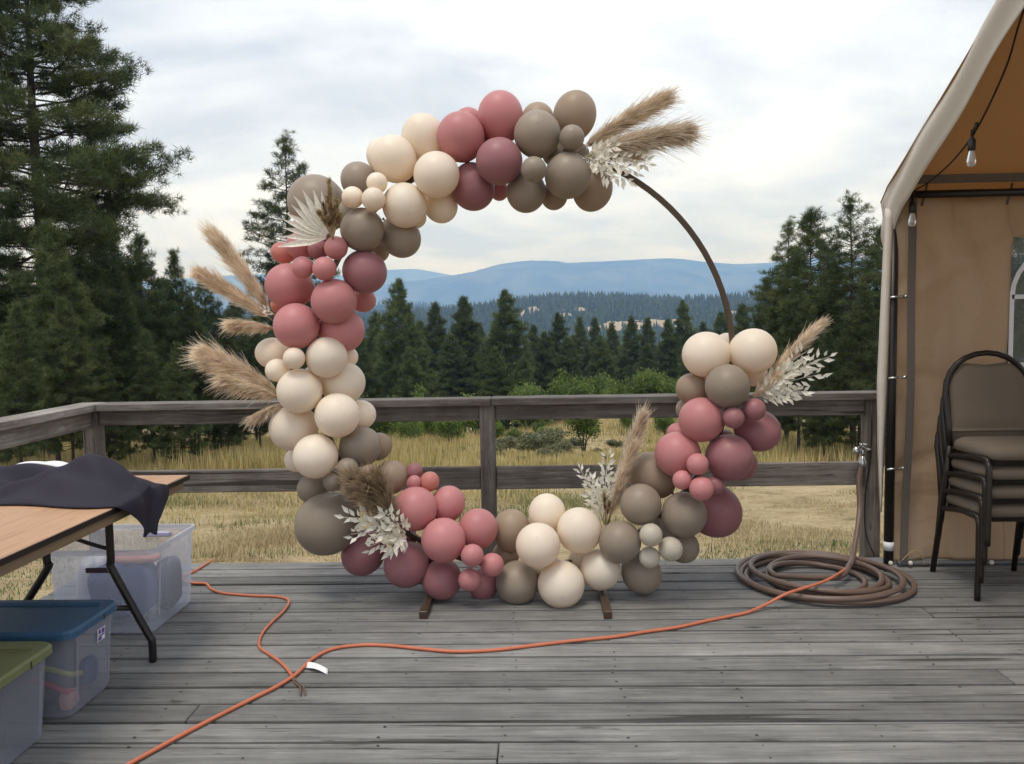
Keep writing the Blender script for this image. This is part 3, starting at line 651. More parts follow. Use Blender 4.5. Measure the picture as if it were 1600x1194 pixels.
lf = [('leafy_b', 672, 596, 56, 0.9), ('leafy', 585, 606, 52, 0.9), ('leafy', 745, 606, 58, 1.0), ('leafy', 832, 588, 62, 0.9), ('leafy_b', 962, 590, 60, 1.0), ('leafy', 1062, 580, 56, 0.8), ('leafy', 700, 640, 46, 0.9), ('leafy', 640, 650, 44, 0.9), ('leafy', 985, 640, 48, 0.8), ('leafy_b', 1040, 630, 47, 1.0)]
lf.sort(key=lambda q: q[1])
for i, (k_, px, py, Y, w_) in enumerate(lf):
    put_shrub(k_, px, py, Y, 'darker green shrub at the foot of the conifers, %s from the left' % ORD[i], G, w_)
sg = [('sage', 855, 668, 36, 1.1), ('sage', 822, 674, 31, 1.2), ('sage', 795, 682, 38, 1.4), ('sage', 882, 690, 28, 1.4), ('sage', 845, 700, 26, 1.3), ('sage', 935, 700, 30, 1.2), ('sage', 905, 708, 27, 1.5), ('leafy', 800, 664, 42, 0.9), ('leafy', 858, 660, 37, 0.8), ('sage', 690, 700, 30, 1.0), ('sage', 960, 686, 40, 1.5), ('sage', 770, 694, 33, 1.3), ('sage', 785, 706, 27, 1.3), ('sage', 812, 712, 25, 1.3), ('sage', 838, 684, 42, 1.3), ('sage', 866, 706, 26, 1.2), ('sage', 898, 682, 40, 1.2), ('sage', 925, 690, 44, 1.5), ('sage', 948, 712, 25, 1.3), ('sage', 650, 704, 32, 1.2), ('sage', 720, 698, 35, 1.2), ('leafy', 775, 655, 48, 0.8), ('leafy_b', 842, 652, 50, 0.9)]
sg.sort(key=lambda q: q[1])
for i, (k_, px, py, Y, w_) in enumerate(sg):
    put_shrub(k_, px, py, Y, 'low bush in the meadow between the two railing boards, %s from the left' % ORD[i], 'low bushes in the meadow', w_, 'bush')

# ------------------------------------------------------------------ grass
def blades(name, mat, x, y, h, w, label, lean=0.35, seed=1):
    r_ = np.random.default_rng(seed); n = len(x); z = ground_z(x, y) - 0.01
    P = np.stack([x, y, z], -1); a = r_.uniform(0, 6.28, n); dv = np.stack([np.cos(a), np.sin(a), np.zeros(n)], -1)
    s_ = np.stack([-np.sin(a), np.cos(a), np.zeros(n)], -1) * (w * 0.5)[:, None]
    ln = (h * r_.normal(0, lean, n))[:, None]
    T = P + dv * ln; T[:, 2] += h * r_.uniform(0.75, 1.0, n)
    o = link(name, tri_mesh(name, np.stack([P - s_, P + s_, T], 1), mat)); struct(o, 'stuff', label); return o
def scatter(n, y0, y1, half, seed, pw=1.0):
    r_ = np.random.default_rng(seed); y = y0 + (y1 - y0) * r_.random(n) ** pw; x = r_.uniform(-1, 1, n) * (half * y + 1.5)
    return x, y, r_
x, y, r_ = scatter(170000, 5.02, 15, 0.72, 41, 1.35)
cl = 1.25 * fbm(x * 1.3, y * 1.3, 77, 4); k = cl > -0.35 + 0.6 * r_.random(len(x)); x, y, cl = x[k], y[k], cl[k]
blades('short_grass', MAT['hay'], x, y, r_.uniform(0.03, 0.10, len(x)) * np.clip(0.7 + cl, 0.4, 1.6), np.full(len(x), 0.010), 'short dry grass right behind the deck', 0.6, 42)
x, y, r_ = scatter(70000, 5.02, 17, 0.72, 43, 1.2)
cl = fbm(x * 0.9, y * 1.2, 78, 4); k = cl > 0.12 + 0.35 * r_.random(len(x)); x, y = x[k], y[k]
blades('green_grass_tufts', MAT['green_grass'], x, y, r_.uniform(0.04, 0.12, len(x)) * np.clip((y - 4) / 4.5, 0.7, 1.9), np.full(len(x), 0.012), 'green weedy tufts in the mown grass behind the deck', 0.75, 44)
x, y, r_ = scatter(90000, 11, 27, 0.74, 45, 0.75)
cl = fbm(x * 0.5, y * 0.5, 79, 4); k = cl > -0.2 + 0.6 * r_.random(len(x)); x, y, cl = x[k], y[k], cl[k]
blades('meadow_grass', MAT['straw'], x, y, r_.uniform(0.12, 0.38, len(x)) * np.clip((y - 10) / 8, 0.35, 1.15), np.full(len(x), 0.016), 'half-tall straw coloured meadow grass', 0.35, 46)
x, y, r_ = scatter(130000, 23, 75, 0.76, 47, 1.1)
cl = fbm(x * 0.3, y * 0.3, 80, 4); k = cl > -0.9 + 0.7 * r_.random(len(x)); x, y, cl = x[k], y[k], cl[k]
scrub = np.exp(-((x - 1.2) / 5.0) ** 4) * (y < 46)
blades('tall_grass', MAT['straw'], x, y, r_.uniform(0.30, 0.85, len(x)) * np.clip(1 + 0.35 * cl, 0.5, 1.4) * (1 - 0.62 * scrub), np.full(len(x), 0.034), 'tall golden grass along the edge of the trees', 0.22, 48)

# ------------------------------------------------------------------ deck
DECK_Y = 4.888; PITCH = 0.1435; BW = 0.1270; X0, X1 = -2.67, 6.2
deck = empty('deck'); struct(deck, label='weathered grey plank deck')
joints = [(312, 1101), (778, 1178), (1448, 955), (1504, 1000), (1563, 1050), (1418, 930)]
jr = {}
for px, py in joints:
    p_ = flat(px, py); jr.setdefault(int((DECK_Y - p_.y) / PITCH), []).append(p_.x)
nrow = 42
for k in range(nrow):
    yc = DECK_Y - PITCH * (k + 0.5)
    cuts = list(jr.get(k, []))
    if not cuts: cuts = [random.choice((2.9, 3.3, 3.72, 4.1)) + random.uniform(-0.02, 0.02)]
    cuts = sorted(cuts); xs = [X0] + cuts + ([cuts[-1] + 3.4] if X1 - cuts[-1] > 4.2 else []) + [X1]
    for a_, b_ in zip(xs[:-1], xs[1:]):
        m_ = MB(); L = (b_ - a_ - 0.004) / 2; w_ = (BW - random.uniform(0, 0.004)) / 2
        m_.box(-L, L, -w_, w_, -0.035, 0, 0.0035)
        o = m_.build('plank', MAT['deck'], deck)
        o.location = ((a_ + b_) / 2, yc + random.uniform(-0.0012, 0.0012), random.uniform(-0.0022, 0.0))
        o.rotation_euler = (random.uniform(-0.006, 0.006), random.uniform(-0.0003, 0.0003), random.uniform(-0.0004, 0.0004))
nm = MB()
for k in range(nrow):
    for j in range(-6, 15):
        xj = -0.128 + 0.43 * j + 0.012 * math.sin(k * 2.1)
        for s_ in (-0.038, 0.036):
            if random.random() < 0.25: continue
            xx, yy = xj + random.gauss(0, 0.008), DECK_Y - PITCH * (k + 0.5) + s_ + random.gauss(0, 0.005)
            rr = random.uniform(0.0030, 0.0052)
            nm.add([(xx + rr * 1.3 * math.cos(a) , yy + rr * math.sin(a), 0.0006) for a in np.arange(6) * 1.047], [tuple(range(6))])
struct(nm.build('nail_heads', MAT['nail'], deck), 'stuff')
jm = [-2.58 + 0.43 * i for i in range(21)]
for xj in jm:
    MB().box(xj - 0.02, xj + 0.02, -1.0, DECK_Y - 0.06, -0.24, -0.04).build('joist', MAT['rail_y'], deck)
MB().box(X0, X1, DECK_Y - 0.045, DECK_Y - 0.006, -0.24, -0.038).build('rim_joist', MAT['rail_x'], deck)

# ------------------------------------------------------------------ railings
rail = empty('railing', (0, 4.97, 0)); tag(rail, 'weathered grey wooden railing along the far edge of the deck', 'railing')
def board(name, x0, x1, y0, y1, z0, z1, mat, parent, tilt=0.0, bev=0.004):
    m_ = MB(); c_ = Vector(((x0 + x1) / 2, (y0 + y1) / 2, (z0 + z1) / 2)); h_ = Vector((x1 - x0, y1 - y0, z1 - z0)) / 2
    m_.box(-h_.x, h_.x, -h_.y, h_.y, -h_.z, h_.z, bev); o = m_.build(name, mat, parent)
    o.location = c_ - (parent.location if parent else Vector()); o.rotation_euler = (0, tilt, 0); return o
PX = [-2.705, -0.305, 1.965]
board('cap_rail', -2.64, -0.28, 4.855, 5.01, 0.931, 0.974, MAT['rail_x'], rail)
board('cap_rail', -0.277, 2.05, 4.858, 5.013, 0.932, 0.975, MAT['rail_x'], rail)
for xa, xb, in ((PX[0] + 0.047, PX[1] - 0.047), (PX[1] + 0.047, PX[2] - 0.047)):
    board('top_board', xa, xb, 4.925, 4.963, 0.838, 0.930, MAT['rail_x'], rail, random.uniform(-0.001, 0.001))
    board('lower_board', xa, xb, 4.923, 4.961, 0.421, 0.558, MAT['rail_x'], rail, random.uniform(-0.002, 0.002))
for xp in PX: board('post', xp - 0.045, xp + 0.045, 4.902, 4.992, -0.6, 0.930, MAT['rail_z'], rail)
board('corner_trim', PX[0] + 0.052, PX[0] + 0.080, 4.91, 4.922, -0.3, 0.83, MAT['rail_z'], rail)
sr = empty('railing', (-2.665, 2.5, 0)); tag(sr, 'weathered wooden side railing coming toward the camera at the left edge', 'railing')
board('cap_rail', -2.80, -2.645, 0.6, 5.01, 0.931, 0.974, MAT['rail_y'], sr)
board('top_board', -2.726, -2.688, 0.6, 4.898, 0.828, 0.930, MAT['rail_y'], sr)
board('lower_board', -2.726, -2.688, 0.6, 4.898, 0.421, 0.558, MAT['rail_y'], sr)
for yp, mm in ((2.6, MAT['rail_z']), (0.9, MAT['rail_z'])):
    board('post', -2.775, -2.728, yp - 0.045, yp + 0.045, -0.5, 0.930, mm, sr)

# ------------------------------------------------------------------ balloon arch
RING_Y = 4.30; RC = at(815, 565, RING_Y); RR = 328 * RING_Y / F_PX
arch = empty('balloon_arch', (RC.x, RING_Y, 0)); tag(arch, 'round hoop arch wrapped in cream, taupe and dusty rose balloons on the deck', 'balloon arch')
AL = arch.location
mR = MB()
def ringp(u, v):
    a = u * 2 * math.pi; c4 = [(-0.0125, -0.015), (0.0125, -0.015), (0.0125, 0.015), (-0.0125, 0.015), (-0.0125, -0.015)][int(round(v * 4))]
    r = RR + c4[0]; return (RC.x - AL.x + r * math.cos(a), c4[1], RC.z + r * math.sin(a))
mR.grid(ringp, 96, 4, False); mR.build('hoop', MAT['bronze'], arch)
for px_ in (664, 946):
    p0 = flat(px_ - (3 if px_ < 800 else -4), 967)
    xx = p0.x - AL.x; zc_ = RC.z - math.sqrt(RR * RR - xx * xx)
    MB().box(xx - 0.019, xx + 0.019, p0.y - AL.y, p0.y - AL.y + 0.62, 0.0, 0.036, 0.002).build('foot_bar', MAT['bronze'], arch)
    MB().box(xx - 0.015, xx + 0.015, -0.013, 0.013, 0.037, zc_ - 0.012).build('upright', MAT['bronze'], arch)

prof = []
for i in range(23):
    a = math.pi * i / 22
    z = -math.cos(a); r = math.sin(a) * (1.0 - 0.0 * z)
    if z < 0: r *= 1 - 0.10 * (z * z); z *= 1.12
    prof.append((max(r, 0.001), z))
prof = [(0.075, -1.30), (0.06, -1.24), (0.035, -1.20), (0.06, -1.16), (0.11, -1.12)] + [q for q in prof if q[1] > -1.09] 
prof[-1] = (0.0005, prof[-1][1])
BM = {k_: MB().lathe(prof, 36).mesh('balloon', MAT[k_]) for k_ in ('cream', 'white', 'taupe', 'tan', 'rose', 'mauve', 'salmon')}
CN = {'c': 'cream', 'w': 'white', 't': 'taupe', 'n': 'tan', 'r': 'rose', 'm': 'mauve', 's': 'salmon'}
BL = {'cream': 'cream balloon', 'white': 'off-white balloon', 'taupe': 'taupe balloon', 'tan': 'tan balloon', 'rose': 'dusty rose balloon', 'mauve': 'mauve balloon', 'salmon': 'salmon pink balloon'}
# (centre x, centre y, radius in the photograph's pixels, colour, centimetres in front (-) of or behind (+) the hoop)
BALLOONS = [
 (720, 213.5, 37, 'r', -8), (732, 192, 23, 'r', 10), (782, 182, 35.5, 'r', -2), (780, 252, 36.5, 'm', -17), (739, 293, 34.5, 'm', -4), (780, 298, 15, 'r', 9),
 (839.5, 210, 36.5, 't', -13), (840, 188, 26, 'n', 8), (898, 180, 33.5, 'n', 0), (893.6, 215, 19.5, 't', -20), (834, 265, 20, 't', -27), (822, 300, 31, 't', -5), (887, 274.5, 36, 't', -15), (866, 306, 21, 'n', 6), (926, 297, 30.5, 'n', 3),
 (662, 214, 34, 'c', -2), (615, 248, 35.5, 'c', -9), (600, 244, 27, 'c', 6), (682, 273, 36, 'c', -18), (632, 321, 35, 'c', -15), (688, 320, 27, 'c', 2), (648, 338, 18, 'c', 8), (589, 286, 16.5, 'c', -22), (551, 308.5, 17, 'c', -22), (583.5, 311.5, 18.5, 'c', -27),
 (495, 318, 44, 't', 6), (562, 283, 28.5, 't', -2), (566, 359, 34.5, 't', -16), (626, 371, 31, 't', -3), (590, 392, 18, 'n', 12), (535, 335, 22, 't', 4),
 (441, 395, 16.5, 's', 2), (468, 384, 20.5, 'r', -7), (497, 390, 16, 'm', -12), (525, 387.5, 18.5, 'r', -22), (473, 418, 17.5, 'r', -22), (507, 420, 19, 'r', -26), (497, 370, 20, 'm', 3),
 (570, 425, 34.5, 'm', -13), (451, 447, 36, 'r', -7), (521.6, 471, 36, 'r', -20), (566, 468, 20, 'r', 5), (463, 509.5, 36.5, 'r', -18), (534, 516, 35.5, 'r', -7), (437, 477, 14, 's', 9),
 (426, 552, 25, 'c', -1), (459.5, 560, 17.5, 'c', -25), (433, 578.6, 18.5, 'c', -17), (510.5, 558.5, 33, 'c', -17), (540, 558, 18, 'c', 4), (536, 598, 34, 'c', -4), (468, 611, 36, 'c', -18), (500, 590, 24, 'c', 2),
 (527, 649, 36, 'c', -19), (562, 649, 24, 'c', 1), (457.8, 669, 36.5, 'c', -8), (493, 713, 36, 'c', -20), (465, 718, 20, 'c', 2),
 (563, 698, 33, 't', -8), (590, 698, 22, 'n', 4), (543, 732, 17.5, 't', -22), (520.6, 752.5, 16, 't', -20), (577, 741, 16, 'n', -19), (611, 746, 27, 'n', -3), (548, 764.5, 17.5, 't', -20), (488, 763, 23.5, 't', -2), (510.5, 818.6, 50, 't', -8),
 (647, 737, 13.5, 'm', -1), (671, 752.5, 15.5, 's', -6), (647, 754, 11.5, 'r', -9), (649, 795, 35.5, 'r', -13), (700, 787, 27.5, 'r', -5), (693, 844, 36, 'r', -22), (747, 826, 32, 'r', -12),
 (568, 864, 34.5, 'm', 0), (634.5, 883, 36.5, 'm', -13), (690, 906, 32.5, 'm', -12), (755, 914, 24, 'm', -6), (738, 868, 18.5, 'r', -29), (769, 882.5, 19, 'r', -22), (733.7, 906, 18.5, 'r', -25),
 (799, 828, 31, 'n', -1), (808, 911, 35, 't', -12), (855, 802, 30, 'c', -3), (840.6, 852, 36, 'c', -23), (905, 828.5, 36, 'c', -13), (876.7, 913, 38, 'c', -19), (938, 890.5, 32.5, 'c', -12), (851, 882, 24, 'c', 1), (908, 875, 20, 'c', 3),
 (968.7, 847, 34, 't', -18), (1001, 788, 33, 't', -14), (1018, 742, 36, 'n', 2), (1069, 804, 36, 't', -16), (1002.6, 896, 32, 't', -6), (1067, 854, 25.5, 't', 0), (1017, 836, 18.5, 'w', -26), (1048, 858, 19.5, 'w', -22), (1015, 871, 17, 'w', -21), (1035, 830, 22, 't', 0),
 (1115, 797, 42, 'm', 2), (1090, 725.5, 17.5, 'r', -28), (1066, 750, 15.5, 'r', -26), (1096, 763.5, 19.5, 'r', -30), (1117, 759, 15.5, 'm', -18),
 (1059, 710, 36, 'r', -12), (1060, 678, 17, 'r', 5), (1139.6, 715, 37.5, 'm', -16), (1153, 724, 28, 'm', -4), (1095.6, 656, 35.5, 'r', -15), (1185, 673, 33, 'm', -4), (1146, 653, 17, 'm', -23), (1178.5, 640, 18, 'm', -20),
 (1103, 554, 36, 'c', -5), (1177, 549, 36, 'c', -8), (1136, 541, 21, 'c', 12), (1178, 584, 20, 'c', 6), (1136.6, 603.6, 35, 't', -18), (1083, 608, 25.5, 'n', 0),
 (630, 842, 22, 'm', 5), (868, 240, 21, 't', 5), (612, 800, 26, 't', 4), (790, 868, 22, 'n', 4), (905, 240, 16, 't', 3), (668, 868, 22, 'm', 5), (1075, 640, 18, 'n', 6), (660, 262, 22, 'c', 6), (760, 232, 22, 'm', 6), (1130, 690, 20, 'm', 4),
]
for (bx, by, br, bc, cm_) in BALLOONS:
    Y = RING_Y + cm_ / 100.0; c_ = at(bx, by, Y); r = br * Y / F_PX
    dz, dx = c_.z - RC.z, c_.x - RC.x; a = math.atan2(dz, dx)
    core = Vector((RC.x + RR * math.cos(a), RING_Y + 0.02, RC.z + RR * math.sin(a)))
    ax = (c_ - core)
    ax = ax.normalized() if ax.length > 1e-3 else Vector((0, -1, 0))
    q = Vector((0, 0, 1)).rotation_difference(ax) @ Quaternion((0, 0, 1), random.uniform(0, 6.28))
    stretch = 1.0 + 0.10 * (1 - abs(ax.y)) + random.uniform(-0.02, 0.03)
    k_ = CN[bc]
    o = link('balloon', BM[k_], arch)
    o.matrix_local = Matrix.LocRotScale(c_ - AL, q, Vector((r * 0.985, r * 0.985, r * 0.985 * stretch)))
    o['label'] = ('small ' if br < 21 else 'extra large ' if br > 41 else '') + BL[k_]

# ------------------------------------------------------------------ dried bouquets
def plume(parent, base, tip, width, n, seed, mat='pampas', droop=0.25, name='pampas_plume', start=0.10, flare=1.0, stem=True):
    r_ = np.random.default_rng(seed); base, tip = np.array(base), np.array(tip); L = np.linalg.norm(tip - base); ax = (tip - base) / L
    mid_ = (base + tip) / 2 + np.array([0, 0, 0.05 * L])
    bz = lambda t_: ((1 - t_) ** 2)[:, None] * base + (2 * t_ * (1 - t_))[:, None] * mid_ + (t_ ** 2)[:, None] * tip
    n = int(n * 1.7); width = width * 1.2; t_ = start + (0.93 - start) * r_.random(n) ** 0.95; P = bz(t_); T = unit(bz(np.minimum(t_ + 0.02, 1.02)) - bz(t_ - 0.02))
    rad = unit(np.cross(T, r_.normal(0, 1, (n, 3)))); env = np.sin(np.clip((t_ - start) / (1 - start), 0, 1) * math.pi * 0.86 + 0.25) ** 0.8
    ln = width * 1.55 * (0.45 + 0.55 * env) * r_.uniform(0.5, 1.15, n) * np.where(r_.random(n) < 0.12, 1.5, 1.0)
    ang = r_.uniform(0.12, 0.70, n) * flare
    D = unit(T * np.cos(ang)[:, None] + rad * np.sin(ang)[:, None])
    g = np.array([0, 0, -1.0]) * droop
    p1 = P + D * (ln * 0.5)[:, None] + g * (ln * 0.10)[:, None]; D2 = unit(D + T * 0.25 + g * r_.uniform(0.3, 1.3, (n, 1)) + r_.normal(0, 0.12, (n, 3)))
    p2 = p1 + D2 * (ln * 0.55)[:, None]
    s_ = unit(np.cross(D, r_.normal(0, 1, (n, 3)))) * 0.0013
    quads = np.concatenate([np.stack([P - s_, P + s_, p1 + s_ * 0.9, p1 - s_ * 0.9], 1), np.stack([p1 - s_ * 0.9, p1 + s_ * 0.9, p2 + s_ * 0.3, p2 - s_ * 0.3], 1)])
    o = link(name, tri_mesh(name, quads, MAT[mat]), parent)
    if stem:
        st_ = MB().tube([tuple(q) for q in bz(np.linspace(0, 0.97, 8))], [0.0035] * 4 + [0.0025] * 3 + [0.001], 5); st_.build('stalk', MAT['straw_stem'], o)
    return o
leafm = MB().add([(0, 0, 0), (0.42, 0.21, 0.06), (1.0, 0, 0.02), (0.42, -0.21, 0.06), (0.5, 0, -0.02)], [(0, 4, 1), (1, 4, 2), (0, 3, 4), (3, 2, 4)]).mesh('leaf', MAT['bleached'])
palmm = MB().add([(0, 0, 0), (0.35, 0.075, 0.03), (0.7, 0.055, 0.025), (1.0, 0, 0), (0.7, -0.055, 0.025), (0.35, -0.075, 0.03), (0.35, 0, -0.01), (0.7, 0, -0.01)],
                 [(0, 6, 1), (1, 6, 7, 2), (2, 7, 3), (0, 5, 6), (5, 4, 7, 6), (4, 3, 7)]).mesh('palm_leaflet', MAT['bleached'])
def spray(parent, base, tip, n, size, seed, width=0.05):
    """a bleached ruscus sprig: a thin stem with paired pointed leaves"""
    r_ = random.Random(seed); base, tip = Vector(base), Vector(tip); L = (tip - base).length; ax = (tip - base).normalized()
    pts = [base.lerp(tip, q) + Vector((0, 0, 0.06 * L * math.sin(q * math.pi))) for q in (0, 0.25, 0.5, 0.75, 1)]
    st_ = MB().tube(pts, [0.002, 0.002, 0.0016, 0.0012, 0.0008], 5).build('leaf_spray', MAT['bleached'], parent)
    for i in range(n):
        q = 0.15 + 0.85 * (i + r_.random() * 0.5) / n; p_ = base.lerp(tip, q) + Vector((0, 0, 0.06 * L * math.sin(q * math.pi)))
        side = ax.cross(Vector((r_.gauss(0, 0.5), -1, r_.gauss(0, 0.5)))).normalized() * (1 if i % 2 else -1)
        d = (ax * r_.uniform(0.5, 0.9) + side * r_.uniform(0.5, 1.0) + Vector((0, r_.gauss(-0.15, 0.35), 0))).normalized()
        if i >= n - 1: d = ax
        off = side * width * r_.random() * (1 - q * 0.6)
        up = Vector((r_.gauss(0, 0.4), -1, r_.gauss(0, 0.4))); y_ = up.cross(d).normalized(); z_ = d.cross(y_)
        s_ = size * r_.uniform(0.8, 1.4)
        m4 = Matrix((d, y_, z_)).transposed().to_4x4(); m4.translation = p_ + off
        link('leaf', leafm, st_, m4 @ Matrix.Diagonal((s_, s_, s_, 1)))
    return st_
def bouquet(px, py, dY, label, cat='dried bouquet'):
    p_ = at(px, py, RING_Y + dY); o = empty('dried_bouquet', p_); tag(o, label, cat, 'dried bouquets on the arch'); return o, (lambda x_, y_, d_=dY: at(x_, y_, RING_Y + d_) - p_)
# top right end of the garland
o, q = bouquet(905, 240, -0.10, 'dried bouquet at the top right end, two plumes pointing right over white leaves')
plume(o, q(900, 240, -0.06), q(1042, 152, -0.16), 0.062, 3000, 1, flare=0.9); plume(o, q(905, 245, -0.08), q(1074, 206, -0.24), 0.074, 3600, 2, flare=0.95); plume(o, q(905, 245, -0.06), q(1000, 240, -0.1), 0.05, 1200, 3)
for i, (x_, y_, d_) in enumerate([(1012, 232, -0.2), (1018, 258, -0.22), (985, 286, -0.2), (955, 282, -0.24), (975, 262, -0.3), (962, 226, -0.24), (940, 262, -0.28), (1000, 272, -0.16)]):
    spray(o, q(908 + i, 246, -0.12), q(x_, y_, d_), 20, 0.042, 10 + i, 0.04)
# palm fan, upper left
o, q = bouquet(520, 372, -0.26, 'dried bouquet at the upper left, pale palm fan with brown seed heads')
c0 = q(516, 372, -0.24)
for i in range(11):
    a = R(190 - i * 10.5 + random.uniform(-2, 2)); L = 0.228 * (1.0 if i < 8 else 0.9) * random.uniform(0.9, 1.08)
    d = Vector((math.cos(a), -0.22 + 0.01 * i, math.sin(a))).normalized(); y_ = Vector((0, -1, 0)).cross(d).normalized(); z_ = d.cross(y_)
    m4 = Matrix((d, y_, z_)).transposed().to_4x4(); m4.translation = c0 + d * 0.015 + Vector((0, -0.003 * i, 0)); link('palm_leaflet', palmm, o, m4 @ Matrix.Diagonal((L, L * 1.05, L, 1)))
for i, (x_, y_) in enumerate([(505, 318), (513, 305), (520, 322), (498, 330), (527, 312), (512, 340), (530, 335), (514, 276)]):
    plume(o, q(520, 374, -0.27), q(x_, y_, -0.31), 0.016, 240, 30 + i, 'seed', 0.1, 'seed_head', 0.45, 1.0)
# three plumes, left
o, q = bouquet(430, 495, -0.04, 'dried bouquet on the left side, three pampas plumes above the cream balloons')
plume(o, q(432, 500, -0.04), q(332, 366, -0.12), 0.06, 3400, 4, flare=0.75, droop=0.1); plume(o, q(432, 505, -0.05), q(312, 428, -0.18), 0.055, 3000, 5, flare=0.8, droop=0.15)
plume(o, q(436, 515, -0.05), q(355, 505, -0.18), 0.04, 1300, 6, droop=0.7, flare=1.0)
for i in range(2): spray(o, q(430, 492, -0.12), q(408 + 6 * i, 482 + 8 * i, -0.2), 5, 0.03, 50 + i, 0.01)
o, q = bouquet(440, 620, -0.06, 'dried bouquet on the lower left side, large drooping plume across the railing')
plume(o, q(446, 622, -0.06), q(316, 550, -0.14), 0.07, 3600, 7, droop=0.5); plume(o, q(446, 626, -0.08), q(345, 590, -0.2), 0.055, 1800, 8, droop=0.9); plume(o, q(448, 628, -0.08), q(390, 656, -0.22), 0.035, 900, 9, droop=0.9)
# bottom left, brown plume and bleached leaves
o, q = bouquet(628, 850, -0.24, 'dried bouquet at the lower left, brown plume over ragged white leaves')
plume(o, q(628, 850, -0.2), q(545, 742, -0.3), 0.058, 2200, 60, 'pampas_dark', 0.5, flare=1.15); plume(o, q(628, 850, -0.2), q(588, 740, -0.3), 0.055, 2000, 61, 'pampas_dark', 0.4); plume(o, q(628, 850, -0.2), q(566, 745, -0.32), 0.055, 1800, 62, 'pampas_dark', 0.7)
for i, (x_, y_) in enumerate([(536, 808), (548, 835), (575, 855), (605, 862), (600, 800), (560, 815), (622, 845), (590, 835), (612, 815)]):
    spray(o, q(634, 832 + (i % 3) * 5, -0.24), q(x_, y_, -0.33), 19, 0.048, 70 + i, 0.05)
# bottom right, upright plume
o, q = bouquet(950, 815, -0.05, 'dried bouquet standing upright at the bottom right, tall plume beside white sprigs')
plume(o, q(950, 820, -0.05), q(1004, 648, -0.1), 0.055, 3600, 80, flare=0.7, droop=0.2); plume(o, q(948, 822, -0.08), q(990, 690, -0.16), 0.045, 1500, 81, flare=0.8, droop=0.3)
for i, (x_, y_) in enumerate([(905, 730), (950, 708), (922, 745), (948, 735), (930, 770), (958, 745)]):
    spray(o, q(942, 815, -0.08), q(x_, y_, -0.12), 26, 0.036, 90 + i, 0.035)
for i, (x_, y_) in enumerate([(944, 770), (952, 785)]): plume(o, q(946, 820, -0.1), q(x_, y_, -0.16), 0.014, 200, 97 + i, 'seed', 0.1, 'seed_head', 0.4)
# right column
o, q = bouquet(1172, 620, -0.08, 'dried bouquet on the right column, plume and white leaves pointing right')
plume(o, q(1168, 628, -0.08), q(1286, 503, -0.16), 0.042, 3000, 110, flare=0.7, droop=0.15)
for i, (x_, y_) in enumerate([(1300, 556), (1262, 548), (1285, 585), (1240, 575), (1225, 590), (1262, 612), (1240, 622), (1212, 600), (1268, 566)]):
    spray(o, q(1180, 620, -0.1), q(x_, y_, -0.18), 18, 0.046, 120 + i, 0.03)
plume(o, q(1172, 625, -0.1), q(1216, 585, -0.16), 0.03, 700, 130, flare=1.0)

# ------------------------------------------------------------------ folding table with cloth
TX1, TX0, TY0, TY1, TZ = -1.633, -2.395, 1.345, 3.783, 0.74
tb = empty('folding_table', ((TX0 + TX1) / 2, (TY0 + TY1) / 2, 0)); tag(tb, 'long folding table with light wooden top and dark steel legs at the left', 'table'); TL = tb.location
MAT['ply'] = wood('plywood_top', [(0.3, (0.36, 0.20, 0.115)), (0.5, (0.50, 0.30, 0.18)), (0.7, (0.60, 0.38, 0.24))], (0.3, 0.17, 0.09), 'Y', 0.0, 0.42)
MAT['ply_edge'] = wood('plywood_edge', [(0.3, (0.17, 0.12, 0.075)), (0.7, (0.30, 0.22, 0.14))], (0.1, 0.07, 0.04), 'Y', 0.0)
MB().box(TX0 - TL.x, TX1 - TL.x, TY0 - TL.y, TY1 - TL.y, TZ - 0.012, TZ, 0.004).build('table_top', MAT['ply'], tb)
e_ = MB()
for a_, b_, c_, d_ in ((TX0 - 0.004, TX1 + 0.004, TY1 + 0.0005, TY1 + 0.006), (TX0 - 0.004, TX1 + 0.004, TY0 - 0.006, TY0 - 0.0005), (TX1 + 0.0005, TX1 + 0.006, TY0, TY1), (TX0 - 0.006, TX0 - 0.0005, TY0, TY1)):
    e_.box(a_ - TL.x, b_ - TL.x, c_ - TL.y, d_ - TL.y, TZ - 0.022, TZ - 0.002)
e_.build('edge_band', MAT['black_steel'], tb)
ap = MB()
for a_, b_, c_, d_ in ((TX0 + 0.03, TX1 - 0.03, TY1 - 0.05, TY1 - 0.03), (TX0 + 0.03, TX1 - 0.03, TY0 + 0.03, TY0 + 0.05), (TX1 - 0.03, TX1 - 0.012, TY0 + 0.03, TY1 - 0.03), (TX0 + 0.012, TX0 + 0.03, TY0 + 0.03, TY1 - 0.03)):
    ap.box(a_ - TL.x, b_ - TL.x, c_ - TL.y, d_ - TL.y, TZ - 0.062, TZ - 0.0125)
ap.build('apron', MAT['ply_edge'], tb)
